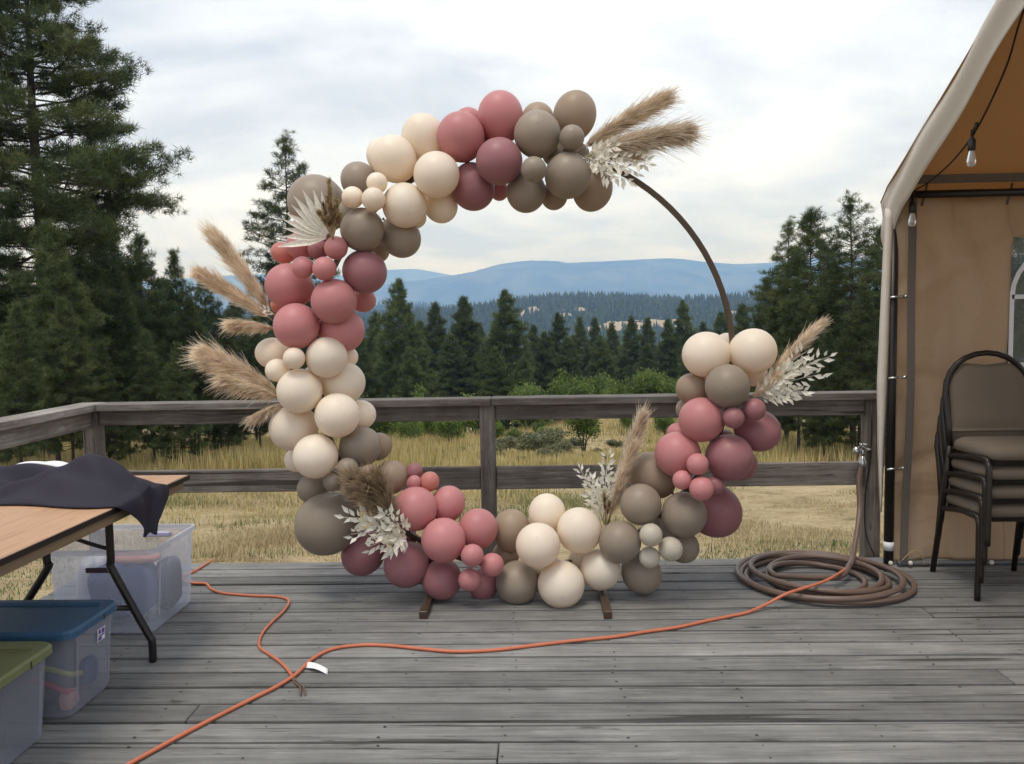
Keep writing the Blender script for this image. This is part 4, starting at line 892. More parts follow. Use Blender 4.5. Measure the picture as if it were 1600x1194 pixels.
def table_legs(Y):
    cx = -1.955; y_ = Y - TL.y
    for s_, top, foot in ((1, -1.827, -1.668), (-1, -2.105, -2.32)):
        pts = smooth_path([(top - TL.x, y_, TZ - 0.06), (top - TL.x, y_, 0.45), (top - TL.x + 0.005 * s_, y_, 0.40), (foot - TL.x - 0.02 * s_, y_, 0.13), (foot - TL.x, y_, 0.09), (foot - TL.x, y_, 0.0)], 5)
        MB().tube(pts, 0.0165, 8).build('leg', MAT['black_steel'], tb)
    MB().tube([(-2.21 - TL.x, y_, 0.235), (-1.752 - TL.x, y_, 0.235)], 0.012, 8).build('cross_bar', MAT['black_steel'], tb)
    br = MB().tube(smooth_path([(-1.95 - TL.x, y_ - 0.30, TZ - 0.07), (-1.94 - TL.x, y_ - 0.16, 0.60), (-1.90 - TL.x, y_ - 0.03, 0.525), (-1.827 - TL.x, y_, 0.49)], 4), 0.009, 6)
    br.tube(smooth_path([(-1.95 - TL.x, y_ - 0.28, TZ - 0.075), (-1.97 - TL.x, y_ - 0.13, 0.58), (-2.105 - TL.x, y_, 0.50)], 4), 0.008, 6)
    br.box(-1.985 - TL.x, -1.915 - TL.x, y_ - 0.33, y_ - 0.25, TZ - 0.10, TZ - 0.061)
    br.build('folding_brace', MAT['black_steel'], tb)
table_legs(3.42); table_legs(1.70)

def cloth_fn(u, v):
    """u runs from the far left to the hanging hem, v across the cloth"""
    s_ = u * 1.30; edge_s = 1.02
    y_near = 3.125 + 0.03 * math.sin(s_ * 5.0) + 0.02 * math.sin(s_ * 11 + 1); y_far = 3.55 - 0.10 * max(0, (s_ - 0.75)) + 0.03 * math.sin(s_ * 4 + 2)
    y = y_near + (y_far - y_near) * v
    env = math.sin(min(1, max(0, v)) * math.pi) ** 0.7
    hgt = (0.075 + 0.028 * math.sin(s_ * 6.2 + 1.5 + 2.5 * v) + 0.016 * math.sin(13 * s_ - 6 * v) + 0.012 * math.sin(21 * v + 4 * s_)) * env * (1.05 - 0.35 * max(0, s_ - 0.6))
    hgt += 0.03 * math.exp(-((v - 0.25 - 0.2 * s_) / 0.10) ** 2) * env + 0.022 * math.exp(-((v - 0.62 + 0.25 * (s_ - 0.5)) / 0.07) ** 2) * env
    hgt += env * (0.020 * math.exp(-((v - 0.85 + 0.55 * s_) / 0.06) ** 2) + 0.024 * math.exp(-((v + 0.15 - 0.75 * s_) / 0.055) ** 2) - 0.016 * math.exp(-((v - 0.05 - 0.5 * s_) / 0.05) ** 2) + 0.007 * math.sin(31 * s_ + 17 * v))
    hgt = max(hgt, 0.002)
    if s_ < edge_s:
        fall = max(0, (s_ - 0.86) / 0.16)
        return (TX1 + 0.012 - (edge_s - s_), y, TZ + 0.003 + hgt * (1 - 0.65 * fall * fall))
    d = s_ - edge_s; tipw = 1 - 0.8 * (d / 0.28) ** 1.3
    yc = 3.31 - 0.15 * d; y2 = yc + (y - yc) * max(0.42, tipw)
    z = TZ + 0.003 + hgt * 0.35 - d * 0.62 * (0.85 + 0.2 * math.sin(v * 3.0))
    return (TX1 + 0.014 + 0.030 * (1 - math.exp(-d * 18)) + 0.010 * math.sin(v * 9 + d * 8) + 0.35 * hgt * math.exp(-d * 8), y2, z)
co = MB().grid(cloth_fn, 130, 70).build('draped_cloth', MAT['navy']); solidify(co, 0.003, 1.0); tag(co, 'dark navy cloth heaped on the table, one corner hanging over its edge', 'cloth')
def paper_fn(u, v):
    x_ = -2.34 + 0.40 * u; y_ = 3.51 + 0.16 * v
    return (x_, y_, TZ + 0.004 + 0.118 * math.sin(min(1, u * 1.05 + 0.08) * math.pi) ** 0.55 * (1 - 0.35 * v) * (1 if v > 0.04 else 0.9) + 0.006 * math.sin(9 * u + 5 * v))
po = MB().grid(paper_fn, 20, 8).build('folded_paper_bag', MAT['paper']); solidify(po, 0.004); tag(po, 'white folded bag peeking out behind the navy cloth', 'bag')

# ------------------------------------------------------------------ storage totes
def rrect(x0, x1, y0, y1, r, n=4):
    pts = []
    for cx, cy, a0 in ((x1 - r, y1 - r, 0), (x0 + r, y1 - r, 90), (x0 + r, y0 + r, 180), (x1 - r, y0 + r, 270)):
        for i in range(n + 1):
            a = R(a0 + 90 * i / n); pts.append((cx + r * math.cos(a), cy + r * math.sin(a)))
    return pts
def shell(levels, name, mat, parent, close_bottom=True, close_top=False, smooth=False):
    """levels: list of (x0, x1, y0, y1, r, z) rings joined to a skin"""
    m_ = MB(); rings = [[(x_, y_, z_) for x_, y_ in rrect(a, b, c, d, r_)] for a, b, c, d, r_, z_ in levels]; n = len(rings[0]); vs_ = [p_ for rg in rings for p_ in rg]
    fs_ = [(i * n + j, i * n + (j + 1) % n, (i + 1) * n + (j + 1) % n, (i + 1) * n + j) for i in range(len(rings) - 1) for j in range(n)]
    if close_bottom: fs_.append(tuple(range(n))[::-1])
    if close_top: fs_.append(tuple((len(rings) - 1) * n + j for j in range(n)))
    m_.add(vs_, fs_, smooth); return m_.build(name, mat, parent)
def tote(x0, x1, y0, y1, h, label, lid=None, body='tote', ribs=True):
    cx, cy = (x0 + x1) / 2, (y0 + y1) / 2; o = empty('storage_tote', (cx, cy, 0)); tag(o, label, 'storage tote'); a, b, c, d = x0 - cx, x1 - cx, y0 - cy, y1 - cy
    k_ = 0.035
    bo = shell([(a + k_, b - k_, c + k_, d - k_, 0.03, 0.004), (a + k_ - 0.008, b - k_ + 0.008, c + k_ - 0.008, d - k_ + 0.008, 0.035, 0.014), (a + 0.008, b - 0.008, c + 0.008, d - 0.008, 0.035, h - 0.02)], 'body', MAT[body], o)
    solidify(bo, 0.0025)
    rim = shell([(a + 0.008, b - 0.008, c + 0.008, d - 0.008, 0.035, h - 0.022), (a - 0.002, b + 0.002, c - 0.002, d + 0.002, 0.04, h - 0.022), (a - 0.003, b + 0.003, c - 0.003, d + 0.003, 0.04, h), (a + 0.008, b - 0.008, c + 0.008, d - 0.008, 0.035, h)], 'rim', MAT['tote_rim' if lid is None else body], o, False)
    solidify(rim, 0.002)
    for fx in (0.14, 0.80):
        yy = c + (d - c) * fx
        MB().box(b - 0.0245, b - 0.021, yy, yy + 0.012, 0.03, h - 0.03, M4=Matrix.Translation((0, 0, 0)) @ Matrix.Shear('XY', 4, (0.07, 0.0))).build('rib', MAT[body], o)
    if lid:
        l0 = h + 0.001
        lo = shell([(a - 0.012, b + 0.012, c - 0.012, d + 0.012, 0.05, l0 - 0.024), (a - 0.012, b + 0.012, c - 0.012, d + 0.012, 0.05, l0 - 0.002), (a - 0.004, b + 0.004, c - 0.004, d + 0.004, 0.045, l0 + 0.007),
                    (a + 0.030, b - 0.030, c + 0.030, d - 0.030, 0.03, l0 + 0.007), (a + 0.037, b - 0.037, c + 0.037, d - 0.037, 0.028, l0 - 0.004)], 'lid', MAT[lid], o, False, True)
        for fx in (0.62,):
            yy = c + (d - c) * fx; MB().box(b + 0.0123, b + 0.0135, yy, yy + 0.006, l0 - 0.03, l0 - 0.002).build('lid_notch', MAT['black_steel'], lo)
    return o
big = tote(-2.30, -1.785, 3.705, 4.205, 0.405, 'large clear plastic tote without a lid behind the table leg')
MB().box(-0.06, 0.065, -0.252, -0.244, 0.30, 0.325, 0.004).build('latch_handle', MAT['plum'], big)
MB().box(-0.02, 0.13, 0.222, 0.242, 0.345, 0.372, 0.006).build('latch_handle', MAT['lavender'], big)
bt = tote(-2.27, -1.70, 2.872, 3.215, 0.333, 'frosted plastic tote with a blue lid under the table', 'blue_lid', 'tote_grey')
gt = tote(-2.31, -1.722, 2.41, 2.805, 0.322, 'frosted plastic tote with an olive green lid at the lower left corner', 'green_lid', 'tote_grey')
lab = MB().add([(0, 0, 0), (0, 0.055, 0), (0, 0.055, 0.05), (0, 0, 0.05)], [(0, 1, 2, 3)]).build('sticker', MAT['paper'], bt); lab.location = (0.281, 0.015, 0.225); lab.rotation_euler = (0, 0.075, 0)
lm = MB()
for i, (a_, b_, c_, d_) in enumerate([(0.005, 0.03, 0.004, 0.016), (0.008, 0.05, 0.018, 0.024), (0.03, 0.05, 0.027, 0.046), (0.006, 0.024, 0.03, 0.046)]):
    lm.add([(0.001, a_, c_), (0.001, b_, c_), (0.001, b_, d_), (0.001, a_, d_)], [(0, 1, 2, 3)])
lm.build('print_block', plain('sticker_print', (0.08, 0.05, 0.30), 0.5), lab)
def lump(name, c, rx, ry, rz, mat, label, seed, amp=0.14, rot=0.0, cat='folded fabric'):
    r_ = random.Random(seed); ph = [r_.uniform(0, 6.28) for _ in range(6)]
    def fn(u, v):
        a = u * 2 * math.pi; b_ = (v - 0.5) * math.pi
        k_ = 1 + amp * (math.sin(3 * a + ph[0] + 2 * b_) * 0.5 + math.sin(5 * a + ph[1] - 3 * b_) * 0.3 + math.sin(4 * b_ + ph[2] + a) * 0.4)
        ca, cb = math.cos(b_), math.sin(b_); sq = lambda w_: math.copysign(abs(w_) ** 0.55, w_)
        x_, y_ = sq(ca * math.cos(a)) * rx * k_, sq(ca * math.sin(a)) * ry * k_
        return (x_ * math.cos(rot) - y_ * math.sin(rot), x_ * math.sin(rot) + y_ * math.cos(rot), sq(cb) * rz * (1 + 0.08 * math.sin(5 * a + ph[3])))
    o = MB().grid(fn, 28, 14).build(name, mat); o.location = c; return tag(o, label, cat)
lump('folded_fabric', (-2.03, 3.93, 0.155), 0.150, 0.125, 0.125, MAT['indigo'], 'folded indigo fabric filling the middle of the large clear tote', 3, 0.08)
lump('folded_fabric', (-2.00, 3.97, 0.295), 0.11, 0.07, 0.020, MAT['peach'], 'pink fabric edge lying on the indigo fabric in the clear tote', 4, 0.1)
lump('folded_fabric', (-2.205, 3.97, 0.17), 0.055, 0.11, 0.13, MAT['paper'], 'white fabric at the left inside the large clear tote', 5, 0.1)
lump('folded_fabric', (-1.868, 4.03, 0.15), 0.04, 0.10, 0.12, MAT['grey_fab'], 'grey fabric against the right wall inside the clear tote', 6, 0.12)
lump('folded_fabric', (-1.915, 3.05, 0.13), 0.105, 0.12, 0.11, MAT['grey_fab'], 'dark grey fabric filling the blue-lidded tote', 7, 0.1)
def strip(name, pts, w_, mat, label):
    m_ = MB(); P = smooth_path(pts, 5); vs_ = []; n = len(P)
    for p_ in P: vs_ += [p_ + Vector((0, 0, w_)), p_ - Vector((0, 0, w_))]
    m_.add(vs_, [(2 * i, 2 * i + 1, 2 * i + 3, 2 * i + 2) for i in range(n - 1)], True); o = m_.build(name, mat); solidify(o, 0.006); return tag(o, label, 'fabric strip')
strip('fabric_strip', [(-1.91, 2.915, 0.15), (-1.815, 2.912, 0.125), (-1.764, 2.935, 0.09), (-1.760, 3.0, 0.06)], 0.011, MAT['red'], 'red strap inside the blue-lidded tote')
strip('fabric_strip', [(-1.91, 2.912, 0.19), (-1.815, 2.914, 0.185), (-1.756, 2.95, 0.15), (-1.752, 3.03, 0.12)], 0.010, MAT['lime'], 'yellow-green strap inside the blue-lidded tote')
lump('folded_fabric', (-1.775, 2.97, 0.045), 0.025, 0.035, 0.035, MAT['peach'], 'peach fabric at the bottom of the blue-lidded tote', 8, 0.1)
lump('folded_fabric', (-1.77, 3.10, 0.10), 0.02, 0.05, 0.05, MAT['indigo'], 'small blue fabric near the far corner of the blue-lidded tote', 9, 0.1)
lump('folded_fabric', (-2.0, 2.61, 0.15), 0.20, 0.12, 0.13, MAT['grey_fab'], 'dark fabric filling the olive-lidded tote', 10, 0.1)

# ------------------------------------------------------------------ cord and hose
def floor_path(pts, r): return smooth_path([flat(x_, y_, r) for x_, y_ in pts], 8)
run = [flat(x_, y_, 0.0085) for x_, y_ in [(150, 1222), (205, 1192), (300, 1140), (390, 1094), (432, 1073), (462, 1054), (488, 1030), (520, 1014), (565, 1008), (610, 1009), (660, 1014), (710, 1018), (770, 1016), (830, 1009), (890, 1002), (960, 995), (1010, 987), (1060, 980), (1100, 971), (1140, 963), (1168, 957)]]
run += [flat(1196, 953) + Vector((0, 0, 0.026)), flat(1228, 950) + Vector((0, 0, 0.070)), flat(1260, 943) + Vector((0, 0, 0.082)), flat(1286, 934) + Vector((0, 0, 0.082)), flat(1304, 922) + Vector((0, 0, 0.074)), flat(1322, 907) + Vector((0, 0, 0.066))]
pts = smooth_path(run, 8)
oc = MB().tube(pts, 0.0075, 8).build('extension_cord', MAT['orange']); tag(oc, 'orange extension cord running across the deck to the coiled hose', 'cord')
pts = floor_path([(330, 876), (318, 884), (303, 893), (285, 901), (290, 908), (305, 911), (322, 912), (330, 920), (345, 926), (370, 929), (400, 931), (430, 932), (448, 936), (451, 943), (442, 956), (424, 973), (411, 988), (405, 1002), (407, 1013), (420, 1022), (436, 1033), (449, 1046), (456, 1056)], 0.0075)
oc = MB().tube(pts, 0.0068, 8).build('extension_cord', MAT['orange']); tag(oc, 'shorter orange cord snaking from the clear tote, ending in bare strands', 'cord')
for i, dx in enumerate((-3, 2)):
    f_ = smooth_path([pts[-1], flat(463 + dx, 1066, 0.003), flat(472 + dx, 1074, 0.006), flat(474 + dx * 1.6, 1086, 0.008 - 0.003 * i)], 4); MB().tube(f_, [0.004] * (len(f_) - 1) + [0.0015], 6).build('bare_strand', MAT['hose'], oc)
tg = MB().grid(lambda u, v: tuple(Vector(flat(478 + 34 * u, 1036 + 8 * u + 9 * v, 0.004)) + Vector((0, 0, 0.010 * math.sin(u * 3.0 + 0.4) + 0.004 * math.sin(v * 6)))), 8, 5).build('warning_tag', MAT['paper']); solidify(tg, 0.001); tag(tg, 'white crumpled tag lying beside the orange cord', 'tag')

HC = flat(1281, 908); hp = []; turns = 6.4; nseg = int(turns * 44)
for i in range(nseg):
    u = i / nseg; a = u * turns * 2 * math.pi + 1.0; tn = u * turns
    rad = 0.452 - 0.034 * tn + 0.016 * math.sin(a + tn * 1.7) + 0.008 * math.sin(2 * a + tn)
    ox, oy = 0.020 * math.sin(tn * 1.9), 0.02 * math.cos(tn * 2.3)
    z = 0.017 + 0.036 * min(1, max(0, math.sin(a * 0.5 + tn * 0.9) * 0.8 + 0.3)) * min(1, tn / 1.2)
    hp.append(HC + Vector((ox + rad * math.cos(a), oy + rad * math.sin(a), z)))
SP = Vector((1.885, 4.865, 0.555))
end = hp[-1]; dirn = (hp[-1] - hp[-4]).normalized()
up_ = smooth_path([end, flat(1305, 915) + Vector((0.0, 0.0, 0.045)), flat(1326, 905) + Vector((0, 0, 0.07)), at(1334, 862, 4.60), at(1343, 800, 4.78), at(1342, 750, 4.85), SP], 8)
ho = MB().tube(hp[:-2] + up_, 0.0155, 10).build('garden_hose', MAT['hose']); tag(ho, 'brown garden hose coiled on the deck and rising to the tap', 'garden hose')
sp = empty('water_tap', SP); tag(sp, 'small chrome water tap on the right railing post', 'tap')
MB().lathe([(0.001, -0.012), (0.019, -0.012), (0.021, 0.0), (0.021, 0.022), (0.015, 0.028), (0.013, 0.06), (0.001, 0.06)], 12).build('hose_coupling', MAT['chrome'], sp)
MB().tube([(0, 0, 0.05), (0, 0, 0.075), (0.02, 0.012, 0.085), (0.05, 0.025, 0.085)], 0.014, 10).build('spout', MAT['chrome'], sp)
hd = MB().tube([(0.0, -0.005, 0.09), (0.0, -0.012, 0.118)], 0.006, 8)
for i in range(5):
    a = i * 1.2566; hd.tube([(0, -0.012, 0.118), (0.024 * math.cos(a), -0.012 + 0.018 * math.sin(a), 0.120)], 0.007, 6)
hd.build('handle', MAT['chrome'], sp)
MB().lathe([(0.001, 0), (0.024, 0), (0.024, 0.02), (0.001, 0.02)], 10, Matrix.Translation((-0.035, 0.0, 0.082)) @ Matrix.Rotation(R(70), 4, 'X')).build('valve_wheel', MAT['chrome'], sp)

# ------------------------------------------------------------------ tent
tent = empty('canopy_tent', (2.0, 4.76, 0)); tag(tent, 'tan canvas canopy tent with arched window at the right edge', 'tent'); TT = tent.location
EY, EZ, SL, RY = 4.78, 2.092, 0.555, 2.55
def tp_(x, y, z): return (x - TT.x, y - TT.y, z)
def roof_z(y): return EZ + SL * (EY - y) if y > RY else EZ + SL * (EY - RY) - SL * (RY - y)
def roof_fn(u, v):
    x = 1.938 + 4.2 * u; y = EY + 0.02 - v * (EY + 0.02 - RY)
    return tp_(x, y, roof_z(y) - 0.035 * math.sin(v * math.pi) * (0.4 + 0.6 * abs(math.sin(u * 3 * math.pi))) + (-0.03 if v == 0 else 0))
ro = MB().grid(roof_fn, 30, 24).build('roof_panel', MAT['canvas_roof'], tent); solidify(ro, 0.002)
def roof_fn2(u, v):
    x = 1.938 + 4.2 * u; y = RY - v * (RY - 0.30)
    return tp_(x, y, roof_z(y) - 0.035 * math.sin(v * math.pi) * (0.4 + 0.6 * abs(math.sin(u * 3 * math.pi))))
ro = MB().grid(roof_fn2, 30, 24).build('roof_panel', MAT['canvas_roof'], tent); solidify(ro, 0.002)
def val_fn(u, v, front):
    y = EY + 0.01 - u * (EY + 0.01 - RY) if front else RY - u * (RY - 0.30)
    w_ = 0.185 + 0.012 * math.sin(u * 9) + (0.10 * max(0, 1 - u / 0.07) if front else 0)
    zt = roof_z(y) + 0.006 - (0.05 * max(0, 1 - u / 0.05) if front else 0)
    return tp_(1.938 - 0.007 * math.sin(v * math.pi) + 0.010 * math.sin(v * 7 + u * 5) + 0.030 * v + 0.006 * math.sin(u * 22), y, zt - w_ * v)
for fr in (True, False):
    vo = MB().grid(lambda u, v, fr=fr: val_fn(u, v, fr), 40, 8).build('valance', MAT['canvas_pale'], tent); solidify(vo, 0.002)
# corner flap hanging from the eave down past the pole
def flap_fn(u, v):
    y_px = 326 + 474 * u
    xl = np.interp(y_px, [302, 318, 345, 450, 600, 700, 800], [1386, 1383, 1382, 1377, 1370, 1371, 1375]); xr_ = np.interp(y_px, [302, 318, 345, 450, 600, 700, 800], [1412, 1404, 1397, 1392, 1387, 1382, 1377.5])
    p_ = at(xl + (xr_ - xl) * v, y_px, 4.715 - 0.03 * math.sin(v * math.pi)); return (p_.x - TT.x, p_.y - TT.y, p_.z)
fo = MB().grid(flap_fn, 30, 4).build('corner_flap', MAT['canvas_pale'], tent); solidify(fo, 0.002)
PXP = flat(1388, 882)
def pole(x, y, z): MB().tube([tp_(x, y, 0.0), tp_(x, y, z)], 0.027, 12).build('pole', MAT['black_steel'], tent)
pole(PXP.x, PXP.y, 2.03); pole(PXP.x, 0.42, 2.0); pole(5.9, PXP.y, 2.06); pole(5.9, 0.42, 2.0)
MB().lathe([(0.028, 0.085), (0.0283, 0.085), (0.0283, 0.135), (0.028, 0.135)], 12, Matrix.Translation((PXP.x - TT.x, PXP.y - TT.y, 0))).build('tape_band', MAT['white_plastic'], tent)
MB().tube([tp_(1.99, 4.66, 2.075), tp_(6.0, 4.66, 2.075)], 0.021, 10).build('eave_pipe', MAT['black_steel'], tent)
MB().box(*[v for pr in ((2.02 - TT.x, 6.0 - TT.x), (4.56 - TT.y, 4.57 - TT.y), (2.118, 2.163)) for v in pr]).build('eave_strap', MAT['webbing'], tent)
MB().tube([tp_(1.985, 4.70, 2.07), tp_(1.985, RY, roof_z(RY) - 0.05), tp_(1.985, 0.42, 2.02)], 0.018, 8).build('gable_pipe', MAT['black_steel'], tent)
MB().tube([tp_(2.02, RY, roof_z(RY) - 0.05), tp_(6.0, RY, roof_z(RY) - 0.05)], 0.02, 8).build('ridge_pipe', MAT['black_steel'], tent)
# back wall with the window opening left free: columns of canvas either side, and above and below
WX0, WX1, WZ0, WZ1 = at(1573, 500, 4.74).x, at(1573, 500, 4.74).x + 0.75, at(1590, 575, 4.74).z, at(1590, 372, 4.74).z
def wall_part(x0, x1, z0, z1, seed):
    nu, nv = max(4, int((x1 - x0) * 70)), max(4, int((z1 - z0) * 45))
    def fn(u, v):
        x, z = x0 + (x1 - x0) * u, z0 + (z1 - z0) * v
        y = 4.74 + 0.022 * math.sin(x * 9 + 1.5 * math.sin(z * 2.2)) + 0.013 * math.sin(x * 23 + z * 4 + math.sin(z * 7)) + 0.012 * math.sin(z * 6 + x * 3) + 0.006 * math.sin(z * 17 - x * 13) * (1 - min(1, z)) + 0.022 * math.exp(-((z - 0.6 - 0.35 * (x - 2.2)) / 0.045) ** 2) - 0.024 * math.exp(-((z - 1.55 - 0.55 * (x - 2.1)) / 0.05) ** 2) + 0.016 * math.exp(-((z - 1.1 + 0.25 * (x - 2.1)) / 0.04) ** 2) + 0.01 * math.exp(-((x - 2.33) / 0.012) ** 2)
        return tp_(x, y, z)
    o_ = MB().grid(fn, nu, nv).build('wall_panel', MAT['canvas'], tent); solidify(o_, 0.0015); return o_
wall_part(1.985, WX0, 0.015, 2.10, 1); wall_part(WX0, WX1, 0.015, WZ0, 2); wall_part(WX0, WX1, WZ1, 2.10, 3); wall_part(WX1, 6.0, 0.015, 2.10, 4)
ww = MB().grid(lambda u, v: tp_(WX0 + (WX1 - WX0) * u, 4.735 + 0.006 * math.sin(u * 7 + v * 4), WZ0 + (WZ1 - WZ0) * v), 10, 10).build('window_pane', MAT['vinyl'], tent)
gl = MB(); x_l, x_r, zb = WX0 + 0.012, WX1 - 0.05, WZ0 + 0.02; cxw, zs = (x_l + x_r) / 2, WZ0 + (WZ1 - WZ0) * 0.55
arcp = [(cxw - (cxw - x_l) * math.cos(a), zs + (WZ1 - 0.02 - zs) * math.sin(a)) for a in np.linspace(0, math.pi, 15)]
loop = [(x_l, zb)] + arcp + [(x_r, zb)]
for (xa, za), (xb, zb_) in list(zip(loop[:-1], loop[1:])) + [((x_l, zb), (x_r, zb)), ((x_l, zs), (x_r, zs)), ((cxw, zb), (cxw, WZ1 - 0.02))]:
    d = Vector((xb - xa, 0, zb_ - za)).normalized(); nrm = Vector((-d.z, 0, d.x)) * 0.012
    A_, B_ = Vector(tp_(xa, 4.715, za)), Vector(tp_(xb, 4.715, zb_)); gl.add([A_ - nrm, B_ - nrm, B_ + nrm, A_ + nrm], [(0, 1, 2, 3)])
go = gl.build('window_grille', MAT['white_plastic'], tent); solidify(go, 0.003)
# webbing strip, toggles and ties
MB().grid(lambda u, v: tp_(2.02 + 0.045 * u + 0.02 * math.sin(v * 2.5), 4.66 + 0.008 * math.sin(v * 11), 0.04 + 2.05 * v), 2, 30).build('edge_webbing', MAT['webbing'], tent)
for zt in (1.52, 1.07, 0.555):
    MB().tube([tp_(PXP.x - 0.03, PXP.y - 0.032, zt), tp_(PXP.x + 0.06, PXP.y - 0.02, zt + 0.004)], 0.007, 8).tube([tp_(PXP.x + 0.055, PXP.y - 0.02, zt + 0.004), tp_(PXP.x + 0.085, PXP.y - 0.018, zt + 0.004)], 0.010, 8).build('toggle', MAT['chrome'], tent)
for px_, py_ in ((1445, 300), (1578, 298)):
    a_, b_ = at(px_ + 4, py_ - 12, 4.66), at(px_ - 5, py_ + 22, 4.68); MB().tube([tp_(*a_), tp_(*b_)], 0.006, 6).build('tie_strap', MAT['webbing'], tent)
MB().tube([tp_(2.02, 4.685, 0.02), tp_(6.0, 4.685, 0.02)], 0.016, 8).build('bottom_rail', plain('galvanised_pipe', (0.16, 0.16, 0.16), 0.5, 0.5), tent)
for px_, py_ in ((1395, 885), (1431, 888), (1560, 887)):
    p_ = flat(px_, py_, 0.02); MB().lathe([(0.001, -0.014), (0.011, -0.009), (0.013, 0.0), (0.009, 0.010), (0.001, 0.013)], 8, Matrix.Translation(tp_(p_.x, 4.655, 0.03))).build('bungee_ball', MAT['bleached'], tent)
MB().tube(smooth_path([tp_(2.03, 4.66, 0.04), tp_(2.10, 4.66, 0.10), tp_(2.15, 4.655, 0.05), tp_(2.155, 4.655, 0.02)], 5), 0.003, 5).build('bungee_cord', MAT['straw_stem'], tent)
# thin black cable down the railing post
cb_ = MB().tube(smooth_path([(1.945, 4.89, 0.84), (1.94, 4.888, 0.6), (1.91, 4.885, 0.35), (1.915, 4.88, 0.15), (1.965, 4.87, 0.01)], 6), 0.004, 6).build('black_cable', MAT['black_steel']); tag(cb_, 'thin black cable hanging down the right railing post', 'cable')

# string lights
sl = empty('string_light', at(1527, 200, 4.0)); tag(sl, 'black cord of string lights with unlit clear bulbs under the tent roof', 'string light'); SLL = sl.location
cp = smooth_path([at(1680, -190, 3.3), at(1600, 15, 3.62), at(1572, 105, 3.8), at(1527, 200, 4.0), at(1490, 250, 4.2), at(1452, 284, 4.45), at(1430, 297, 4.62)], 8)
MB().tube([p_ - SLL for p_ in cp], 0.0045, 6).build('cord', MAT['black_steel'], sl)
def bulb(p_, lean=0.0):
    m4 = Matrix.Translation(p_ - SLL)
    MB().lathe([(0.001, 0.0), (0.006, 0.0), (0.007, -0.035), (0.016, -0.045), (0.018, -0.092), (0.014, -0.096), (0.001, -0.096)], 12, m4).build('socket', MAT['black_steel'], sl)
    MB().lathe([(0.012, -0.097), (0.014, -0.105), (0.021, -0.135), (0.022, -0.150), (0.016, -0.166), (0.001, -0.170)], 14, m4).build('bulb', MAT['glass'], sl)
    MB().lathe([(0.0125, -0.107), (0.006, -0.125), (0.004, -0.145), (0.001, -0.146)], 8, m4).build('bulb_stem', MAT['white_plastic'], sl)
bulb(at(1519, 203, 4.02)); bulb(at(1426, 305, 4.62))
MB().tube([at(1527, 192, 3.99) - SLL, at(1520, 210, 4.02) - SLL], 0.009, 8).build('cord_joint', MAT['black_steel'], sl)
MB().tube([at(1430, 297, 4.62) - SLL, at(1426, 309, 4.62) - SLL], 0.005, 6).build('cord_tail', MAT['black_steel'], sl)

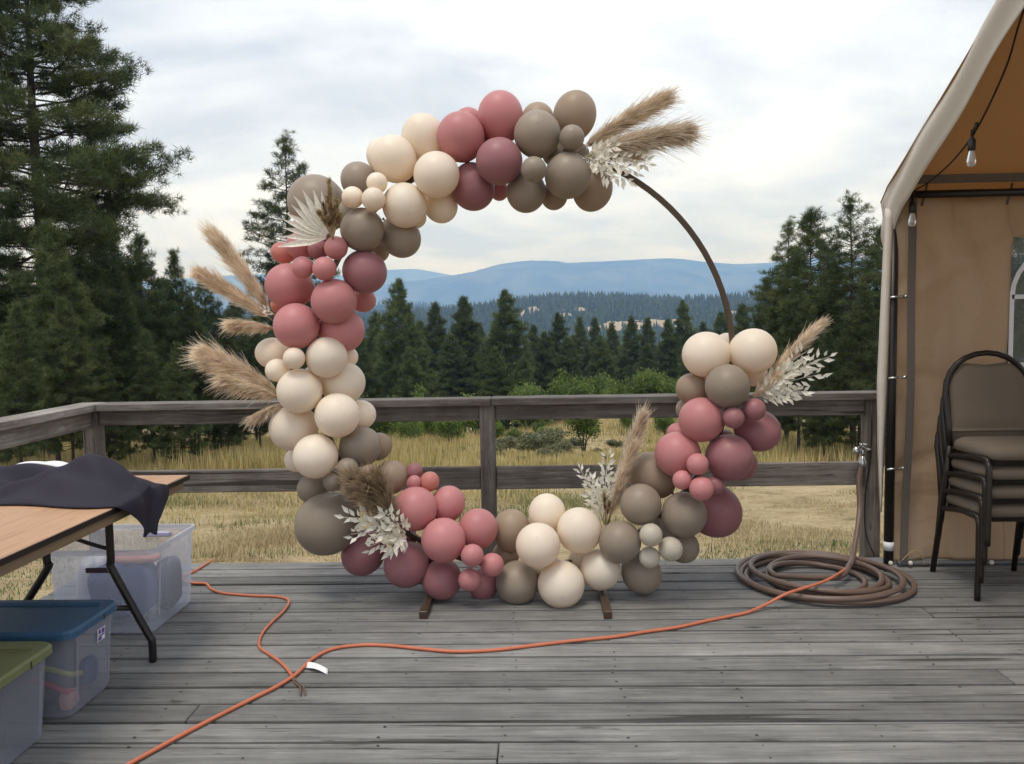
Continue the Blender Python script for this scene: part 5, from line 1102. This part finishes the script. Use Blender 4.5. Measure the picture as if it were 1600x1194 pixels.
# ------------------------------------------------------------------ stacked chairs
def make_chair():
    o = empty('banquet_chair'); W = 0.215; SH = 0.43
    def tb_(name, pts, r=0.0115): MB().tube(pts, r, 8).build(name, MAT['chair_steel'], o)
    for s_ in (-1, 1):
        tb_('leg', smooth_path([(s_ * (W + 0.012), -0.235, 0.0), (s_ * (W + 0.004), -0.222, SH - 0.10), (s_ * W, -0.205, SH - 0.035), (s_ * W, -0.165, SH - 0.012), (s_ * W, 0.0, SH - 0.028), (s_ * W, 0.165, SH - 0.055)], 6), 0.0150)
        tb_('leg', [(s_ * (W + 0.006), 0.245, 0.0), (s_ * W, 0.205, 0.22), (s_ * W, 0.175, SH)], 0.0150)
    arc = [(-W, 0.175, SH), (-W, 0.19, SH + 0.10), (-W - 0.004, 0.212, SH + 0.24)]
    for a in np.linspace(0, math.pi, 13): arc.append((-(W + 0.004) * math.cos(a), 0.225 + 0.02 * math.sin(a), SH + 0.27 + 0.215 * math.sin(a) ** 0.9))
    arc += [(W + 0.004, 0.212, SH + 0.24), (W, 0.19, SH + 0.10), (W, 0.175, SH)]
    tb_('back_frame', arc, 0.0155)
    def pad(u, v, front):
        x = (u - 0.5) * 2; hw = W - 0.014; zb_ = SH + 0.075
        zt_ = SH + 0.27 + 0.215 * max(0, 1 - (x * 0.96) ** 2) ** 0.5 - 0.012 - 0.052 * math.exp(-(x / 0.42) ** 2) * 1.0
        zt_ = min(zt_, SH + 0.424 + 0.03 * x * x)
        z = zb_ + (zt_ - zb_) * v
        bulge = 0.020 * (1 - abs(x) ** 4) * (1 - abs(2 * v - 1) ** 4)
        return (x * hw, 0.193 + 0.12 * (z - SH - 0.075) + (-0.008 - bulge if front else 0.012), z)
    pb = MB().grid(lambda u, v: pad(u, v, True), 20, 16); pb.grid(lambda u, v: pad(1 - u, v, False), 20, 16)
    nb_ = 21 * 17
    idx = lambda i, j, back: (nb_ + (20 - i) * 17 + j) if back else i * 17 + j
    loop_ = [(i, 0) for i in range(20)] + [(20, j) for j in range(16)] + [(i, 16) for i in range(20, 0, -1)] + [(0, j) for j in range(16, 0, -1)]
    for (a, b_), (c_, d_) in zip(loop_, loop_[1:] + loop_[:1]): pb.f.append((idx(a, b_, False), idx(c_, d_, False), idx(c_, d_, True), idx(a, b_, True))); pb.smooth.append(False)
    pb.build('backrest', MAT['upholstery'], o)
    shell([(-W + 0.014, W - 0.014, -0.215, 0.17, 0.05, SH - 0.018), (-W + 0.004, W - 0.004, -0.227, 0.175, 0.06, SH - 0.008), (-W - 0.001, W + 0.001, -0.231, 0.178, 0.065, SH + 0.014), (-W + 0.006, W - 0.006, -0.226, 0.175, 0.065, SH + 0.034), (-W + 0.028, W - 0.028, -0.20, 0.155, 0.06, SH + 0.049), (-W + 0.075, W - 0.075, -0.15, 0.11, 0.05, SH + 0.056), (-W + 0.14, W - 0.14, -0.08, 0.05, 0.04, SH + 0.058)], 'seat', MAT['upholstery'], o, True, True, True)
    shell([(-W + 0.010, W - 0.010, -0.212, 0.165, 0.05, SH - 0.040), (-W + 0.006, W - 0.006, -0.218, 0.168, 0.05, SH - 0.019)], 'seat_frame', MAT['chair_steel'], o, True, True)
    return o
ch0 = make_chair(); cl_ = ['bottom one of the four stacked dark chairs beside the tent wall', 'second chair from the bottom of the stack beside the tent wall', 'third chair from the bottom of the stack beside the tent wall', 'top chair of the stack, its grey-brown seat and rounded back in full view']
for i in range(4):
    c_ = ch0 if i == 0 else copy_tree(ch0); c_.location = (2.392, 4.345 - 0.026 * i, 0.099 * i + 0.001); tag(c_, cl_[i], 'chair', 'stacked banquet chairs')
